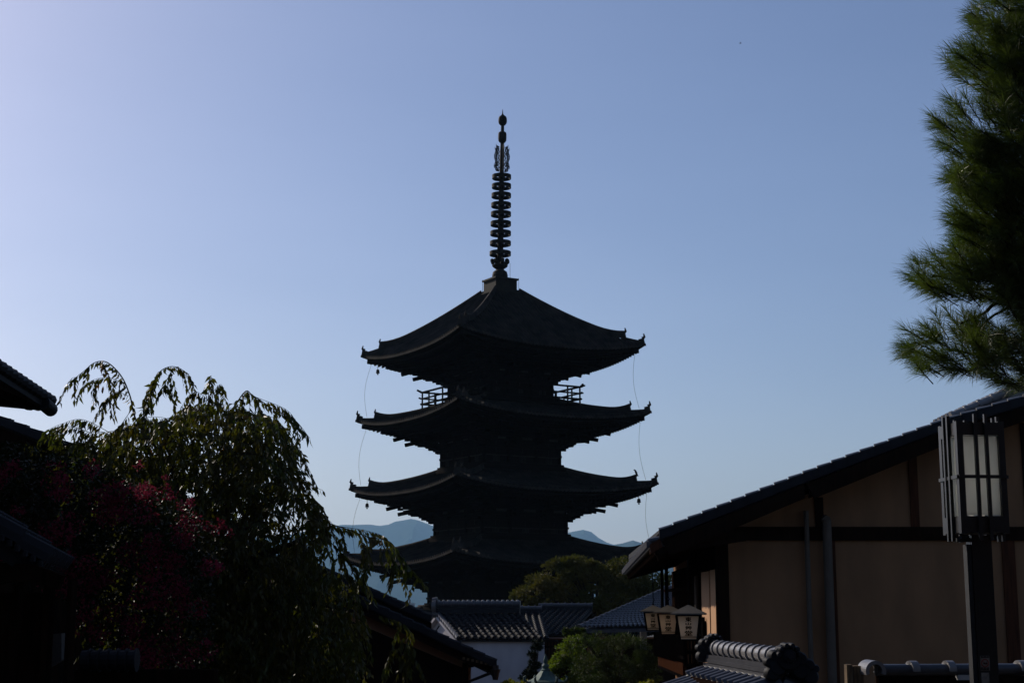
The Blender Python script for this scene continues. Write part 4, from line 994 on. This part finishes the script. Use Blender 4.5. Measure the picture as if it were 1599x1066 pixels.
# crape myrtle with pink blossom
MY = 12.6
myr = thing('crape_myrtle_tree', (P(150, 1066, MY).x, MY, gz(MY)), 'shaded bushy tree with pink flower clusters at the far left, beneath the weeping tree', 'tree')
mp_ = [(-60, 700), (30, 690), (110, 712), (200, 750), (262, 775), (330, 815), (352, 850), (330, 940), (335, 1010), (300, 1060), (150, 1040), (105, 940), (60, 900), (-60, 860)]
nb = 30000; q = np.stack([rng.uniform(-60, 360, nb), rng.uniform(680, 1060, nb)], 1); q = q[in_poly(q, mp_)][:15000]; k_ = len(q)
Bp = Pn(q[:, 0], q[:, 1], MY+rng.uniform(-.6, .9, k_)); out = [(Bp, rng.normal(0, 1, (k_, 3)), rng.uniform(.035, .065, k_), rng.uniform(.020, .032, k_))]
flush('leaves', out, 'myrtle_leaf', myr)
fl_ = [(270, 772, .07), (262, 758, .05), (285, 788, .08), (297, 783, .05), (322, 820, .06), (338, 828, .07), (350, 822, .04), (360, 832, .04), (168, 787, .05), (216, 728, .06), (258, 745, .04), (345, 815, .04)]
for k in range(120):
    x, y = rng.uniform(-20, 335), rng.uniform(725, 1040)
    if in_poly(np.array([[x, y]]), mp_)[0]: fl_.append((x, y, rng.uniform(.06, .13)))
Bp = []; 
for x, y, r in fl_:
    p = np.array(P(x, y, MY-.62+rng.uniform(-.1, .15))); nF = int((34 if len(Bp) < 12 else 62)*(r/.07)); r *= .8 if len(Bp) < 12 else 1; g_ = rng.normal(0, 1, (nF, 3)); g_ = unit(g_)*r*rng.uniform(.3, 1, (nF, 1))**.5*np.array([[1, 1, .85]]); Bp.append(p+g_)
Bp = np.concatenate(Bp); k_ = len(Bp)
flush('blossom', [(Bp, rng.normal(0, 1, (k_, 3)), rng.uniform(.018, .034, k_), rng.uniform(.014, .024, k_))], 'petal', myr, curl=.4)
m = MB(); b0 = Vector((P(150, 1066, MY).x, MY, gz(MY)-.1))
for tx, ty in ((60, 760), (140, 780), (220, 790), (290, 830), (250, 900), (20, 800)):
    e = P(tx, ty, MY+.1); s_ = spline([b0, b0.lerp(e, .5)+Vector((0, 0, .2)), e], 6); m.tube(s_, [.05-.038*i/(len(s_)-1) for i in range(len(s_))], 7)
for x, y, r in fl_: p = P(x, y+12, MY-.4); m.tube([p, P(x, y, MY-.6)], .004, 4)
m.build('trunk', 'bark', myr)

# pine at the upper right
NY = 8.6
pine = thing('pine_tree', (P(1780, 1066, NY+.6).x, NY+.6, gz(NY)), 'dark green pine with bristling long needles hanging in at the upper right edge', 'tree')
pads = [(1608, 15, 88, 48), (1580, 98, 100, 42), (1550, 200, 108, 52), (1590, 270, 108, 50), (1588, 345, 104, 52), (1520, 425, 98, 42), (1610, 430, 85, 60), (1485, 538, 80, 46), (1585, 560, 70, 40), (1535, 335, 50, 40), (1540, 400, 60, 40), (1520, 260, 50, 40), (1560, 520, 40, 26),
        (1600, 150, 60, 80), (1612, 330, 60, 90), (1600, 470, 45, 40), (1560, 60, 50, 40), (1720, 60, 110, 70), (1720, 200, 110, 80), (1720, 340, 110, 80), (1720, 480, 110, 80), (1650, -70, 110, 60)]
B, D, Ls = [], [], []; pw_ = MB(); trunkx = 1790
def tpt(y): return P(trunkx+8*math.sin(y*.01), y, NY+.5)
for cx_, cy_, rx, ry in pads:
    nT = int(rx*ry/62)*(1 if cx_ < 1690 else .35)
    root_ = P(cx_+rx*.75, cy_+ry*.35, NY+.1)
    pw_.tube(spline([tpt(cy_+40), tpt(cy_+40).lerp(root_, .6)+Vector((0, 0, .06)), root_, P(cx_-rx*.1, cy_+ry*.15, NY)], 5), [.016-.0007*i for i in range(16)], 6)
    for k in range(int(nT)):
        a = random.uniform(0, 6.28); rr_ = math.sqrt(random.uniform(.02, 1)); x = cx_+rx*rr_*math.cos(a); y = cy_+ry*rr_*math.sin(a); dp = random.uniform(-.28, .32)
        if 1510 < x < 1572 and 466 < y < 496: continue
        p = P(x, y, NY+dp); c0 = P(cx_+rx*.5, cy_+ry*.6, NY+.05)
        d = (p-c0).normalized()*.8+Vector((-.25, dp*.8, .45))+Vector((random.gauss(0, .25), random.gauss(0, .25), random.gauss(0, .25))); d.normalize()
        pw_.tube([p-d*.13+Vector((.02, 0, -.02)), p-d*.06, p+d*.03], [.0035, .003, .002], 4)
        nn_ = 95; t = rng.uniform(-.11, .03, nn_); ang = rng.uniform(0, 2*np.pi, nn_); op = rng.normal(.62, .17, nn_)-np.where(t > 0, .25, 0)
        dv_ = np.array(d); s1 = np.cross(dv_, [.3, .5, .8]); s1 /= np.linalg.norm(s1); s2 = np.cross(dv_, s1)
        dd = dv_*np.cos(op)[:, None]+(s1*np.cos(ang)[:, None]+s2*np.sin(ang)[:, None])*np.sin(op)[:, None]
        dd += np.array([[0, 0, -.10]])
        B.append(np.array(p)+dv_*t[:, None]); D.append(dd); Ls.append(rng.uniform(.085, .135, nn_))
B = np.concatenate(B); D = unit(np.concatenate(D)); Ls = np.concatenate(Ls)[:, None]; k_ = len(B)
S = unit(np.cross(D, rng.normal(size=(k_, 3))))*.0013; sagv = np.array([[0, 0, -.012]])
V = np.stack([B-S, B+S, B+D*Ls*.55+S*.9, B+D*Ls*.55-S*.9, B+D*Ls+sagv+S*.15, B+D*Ls+sagv-S*.15], 1).reshape(-1, 3); i_ = (np.arange(k_)*6)[:, None]
np_mesh('needles', V, np.concatenate([i_+np.array([[0, 1, 2, 3]]), i_+np.array([[3, 2, 4, 5]])], 0), 'needle', pine)
pw_.tube(spline([P(1500, 505, NY+.1), P(1535, 490, NY+.1), P(1560, 472, NY+.12), P(1620, 470, NY+.2), P(1700, 520, NY+.3)], 5), [.006+.0006*i for i in range(21)], 7)
pw_.tube(spline([P(1530, 515, NY+.05), P(1548, 495, NY+.1), P(1575, 480, NY+.12)], 5), .008, 6)
pw_.build('branches', 'bark', pine)
m = MB(); tb = Vector((P(1780, 1066, NY+.6).x, NY+.6, gz(NY)-.1)); m.tube(spline([tb, tpt(800), tpt(400), tpt(0), tpt(-200)], 6), [.16-.004*i for i in range(25)], 10); m.build('trunk', 'bark', pine)

# clumped crowns: garden trees and shrubs in the middle distance
def clump_tree(name, label, cat, blobs, Y, nl, L, Wd, lm, depth=None, trunk=True, seed=1, group=None):
    r = np.random.default_rng(seed); bx = sum(b[0] for b in blobs)/len(blobs); t = thing(name, (P(bx, 1066, Y).x, Y, gz(Y)), label, cat, group)
    mpp = Y/F; Bs = []; Ds = []; tot = sum(b[2]*b[3] for b in blobs); cs = []
    for (x, y, rx, ry) in blobs:
        c = np.array(P(x, y, Y)); nn = int(nl*rx*ry/tot)
        # sub-clumps on the blob's surface give an uneven outline with gaps
        ns = max(10, int(rx*ry/45)); u = unit(r.normal(size=(ns, 3))); sub = c+u*np.array([[rx*mpp, rx*mpp*.9, ry*mpp]])*r.uniform(.35, .95, (ns, 1)); cs += list(sub[:6])
        pick = r.integers(0, ns, nn); sz_ = r.uniform(.13, .26, ns)*min(rx, ry)*mpp*1.4
        g_ = unit(r.normal(size=(nn, 3)))*(r.uniform(0, 1, (nn, 1))**.45)*sz_[pick][:, None]*np.array([[1.3, 1.3, .75]])
        Bs.append(sub[pick]+g_); Ds.append(unit(g_)+u[pick]*.5+r.normal(0, .5, (nn, 3)))
    B = np.concatenate(Bs); D = np.concatenate(Ds); n_ = len(B)
    V, Fq = leaves(B, D, L*r.uniform(.6, 1.2, n_), Wd*r.uniform(.6, 1.2, n_)); np_mesh('foliage', V, Fq, lm, t)
    m = MB(); b0 = Vector((P(bx, 1066, Y).x, Y, gz(Y)-.1)); zf = P(bx, max(b[1]+b[3] for b in blobs), Y).z; f0 = Vector((b0.x, Y, max(zf, b0.z+.3))); R0 = max(.03, max(b[2] for b in blobs)*mpp*.07)
    m.tube([b0, b0.lerp(f0, .5)+Vector((R0*.4, 0, 0)), f0], [R0*1.3, R0, R0*.8], 9)
    for c in cs: c = Vector(c); md = f0.lerp(c, .5)+Vector((0, 0, .05*(c-f0).length)); m.tube([f0, md, c], [R0*.55, R0*.35, R0*.12], 5)
    m.build('trunk', 'bark', t); return t
clump_tree('maple_tree', 'broad olive-brown tree crown in front of the pagoda, right of its lowest visible storey', 'tree', [(868, 900, 44, 30), (905, 885, 42, 24), (940, 895, 48, 32), (835, 925, 38, 28), (890, 935, 60, 28), (955, 935, 50, 30), (990, 905, 40, 36), (1025, 920, 40, 34), (1000, 945, 50, 26), (930, 950, 60, 20), (870, 945, 50, 18)], 86, 32000, .22, .13, 'far_leaf', seed=4)
clump_tree('sunlit_shrub', 'bright yellow-green leafy shrub behind the bronze lantern', 'shrub', [(893, 1025, 28, 34), (875, 1045, 22, 30), (915, 1010, 22, 22), (905, 1055, 30, 30)], 41, 6500, .085, .055, 'bush', seed=5)
clump_tree('garden_pine', 'dense dark green pine shrub right of the bright yellow-green shrub', 'shrub', [(960, 1010, 44, 26), (935, 1045, 40, 32), (985, 1045, 40, 34), (1010, 1040, 26, 30), (925, 1000, 20, 12)], 38.5, 14000, .10, .018, 'dark_bush', seed=6)
clump_tree('yellow_shrub', 'small yellow shrub top at the bottom edge in front of the white storehouse wall', 'shrub', [(800, 1068, 17, 12), (818, 1075, 14, 12), (786, 1078, 14, 12)], 36, 1600, .09, .055, 'yellow_bush', seed=7)
clump_tree('yellow_shrub', 'small yellow shrub at the bottom edge below the dark green pine shrub', 'shrub', [(1010, 1072, 22, 12), (985, 1078, 20, 12)], 35, 1500, .08, .05, 'yellow_bush', seed=8)
clump_tree('dark_conifer', 'narrow blackish conifer against the white storehouse wall', 'tree', [(833, 1030, 12, 22), (830, 1055, 16, 22), (840, 1010, 9, 12)], 45, 3500, .10, .03, 'conifer', seed=9)
clump_tree('dull_shrub', 'dull green shrub under the speckled tiled roof, above the bright shrub', 'shrub', [(890, 985, 18, 9), (910, 990, 22, 10)], 46, 1800, .10, .06, 'dark_bush', seed=10)

# bronze garden lantern
BY = 34.0; c = P(852, 1066, BY); bl0 = thing('bronze_lantern', (c.x, BY, gz(BY)), 'green patinated bronze garden lantern top with stacked finial at the bottom edge', 'lantern')
mz = BY/F; zz = lambda y: ZP(y, BY)
m = MB(); m.lathe((c.x, BY, 0), [(.8*mz, zz(1021)), (2.2*mz, zz(1026)), (3.6*mz, zz(1031)), (2.6*mz, zz(1035)), (4.2*mz, zz(1036)), (5.5*mz, zz(1039)), (4.5*mz, zz(1043)), (7*mz, zz(1044.5)), (7*mz, zz(1046))], 20); m.build('finial', 'patina', bl0, smooth=True)
m = MB(); prof = [(6*mz, zz(1045)), (10*mz, zz(1049)), (15*mz, zz(1055)), (22*mz, zz(1060)), (29*mz, zz(1063)), (30*mz, zz(1066)), (26*mz, zz(1067))]; m.lathe((c.x, BY, 0), prof, 6)
for k in range(6): a = k*math.pi/3; d = Vector((math.cos(a), math.sin(a), 0)); p = Vector((c.x, BY, zz(1063)))+d*29*mz; m.tube([p, p+d*.05+up*.03, p+d*.06+up*.09, p+d*.02+up*.12], [.03, .03, .025, .015], 6)
m.build('lantern_roof', 'patina', bl0)
m = MB(); m.lathe((c.x, BY, 0), [(16*mz, zz(1067)), (16*mz, zz(1100)), (22*mz, zz(1102)), (22*mz, zz(1108)), (7*mz, zz(1115)), (7*mz, zz(1160)), (20*mz, gz(BY))], 6); m.build('fire_box', 'patina', bl0)

# birds
def bird(name, label, p, s, flying=False):
    m = MB(); p = Vector(p)
    if flying:
        m.tube([p+Vector((-.5*s, 0, 0)), p+Vector((-.2*s, 0, .03*s)), p+Vector((.2*s, 0, .02*s)), p+Vector((.5*s, 0, 0))], [.02*s, .10*s, .10*s, .02*s], 8)
        for k in (-1, 1): m.prism([p+Vector((-.12*s, 0, .02)), p+Vector((.18*s, 0, .02)), p+Vector((.05*s, k*.6*s, .28*s)), p+Vector((-.12*s, k*.9*s, .10*s))], (0, 0, .02))
    else:
        m.tube([p+Vector((.30*s, 0, -.12*s)), p+Vector((.12*s, 0, .12*s)), p+Vector((0, 0, .38*s)), p+Vector((-.10*s, 0, .60*s)), p+Vector((-.16*s, 0, .76*s)), p+Vector((-.24*s, 0, .80*s)), p+Vector((-.42*s, 0, .76*s))], [.04*s, .10*s, .17*s, .14*s, .09*s, .09*s, .01*s], 10)
        for k in (-1, 1): m.tube([p+Vector((0, k*.05*s, .25*s)), p+Vector((-.02*s, k*.05*s, -.02*s))], .02*s, 5); m.tube([p+Vector((-.05*s, k*.12*s, .5*s)), p+Vector((.1*s, k*.15*s, .2*s)), p+Vector((.26*s, k*.06*s, -.05*s))], [.06*s, .07*s, .02*s], 6)
    return m.build(name, 'feather', label=label, cat='bird', origin=p, smooth=True)
bird('bird', 'dark bird perched on the right corner ridge of the third roof from the top', P(993.5, 742, PY-3.0), .55)
bird('bird', 'tiny dark bird flying high in the clear sky to the right of the spire', P(1156, 68, 150), .28, True)

# ------------------------------------------------------------------ unseen houses added around the viewpoint to block sky light
def sky_blocking_house(x, y, wx, wy, h, label, rz=0):
    t = thing('sky_blocking_house', (x, y, gz(y)), label, 'house'); z0 = gz(y)-.3
    m = MB(); m.box((x, y, z0+h/2), (wx, wy, h)); w_ = m.build('wall', 'dark_wood', t)
    m = MB(); r0, r1 = Vector((x-wx/2-.5, y, z0+h+wy*.22)), Vector((x+wx/2+.5, y, z0+h+wy*.22))
    for s_ in (-1, 1): tiles(m, r0, r1-r0, Vector((0, s_*(wy/2+.6), -wy*.22-.15)), pitch=.3, course=.5)
    for e in (-1, 1): m.add([(x+e*wx/2, y-wy/2, z0+h), (x+e*wx/2, y+wy/2, z0+h), (x+e*wx/2, y, z0+h+wy*.22)], [(0, 1, 2)])
    m.build('tiled_roof', 'tile', t)
    for k in range(3):
        m = MB(); m.box((x+(-1+k)*wx*.3, y+wy/2+.02, z0+h*.62), (wx*.2, .06, 1.1)); m.build('window', 'beige', t)
    return t
sky_blocking_house(0, -17, 22, 8, 9.0, 'unseen dark two-storey house added behind the viewpoint to block sky light')
sky_blocking_house(-11, -5, 9, 9, 8.5, 'unseen dark house added left of the viewpoint to block sky light')
sky_blocking_house(10.5, -4, 9, 10, 8.5, 'unseen dark house added right of the viewpoint to block sky light')
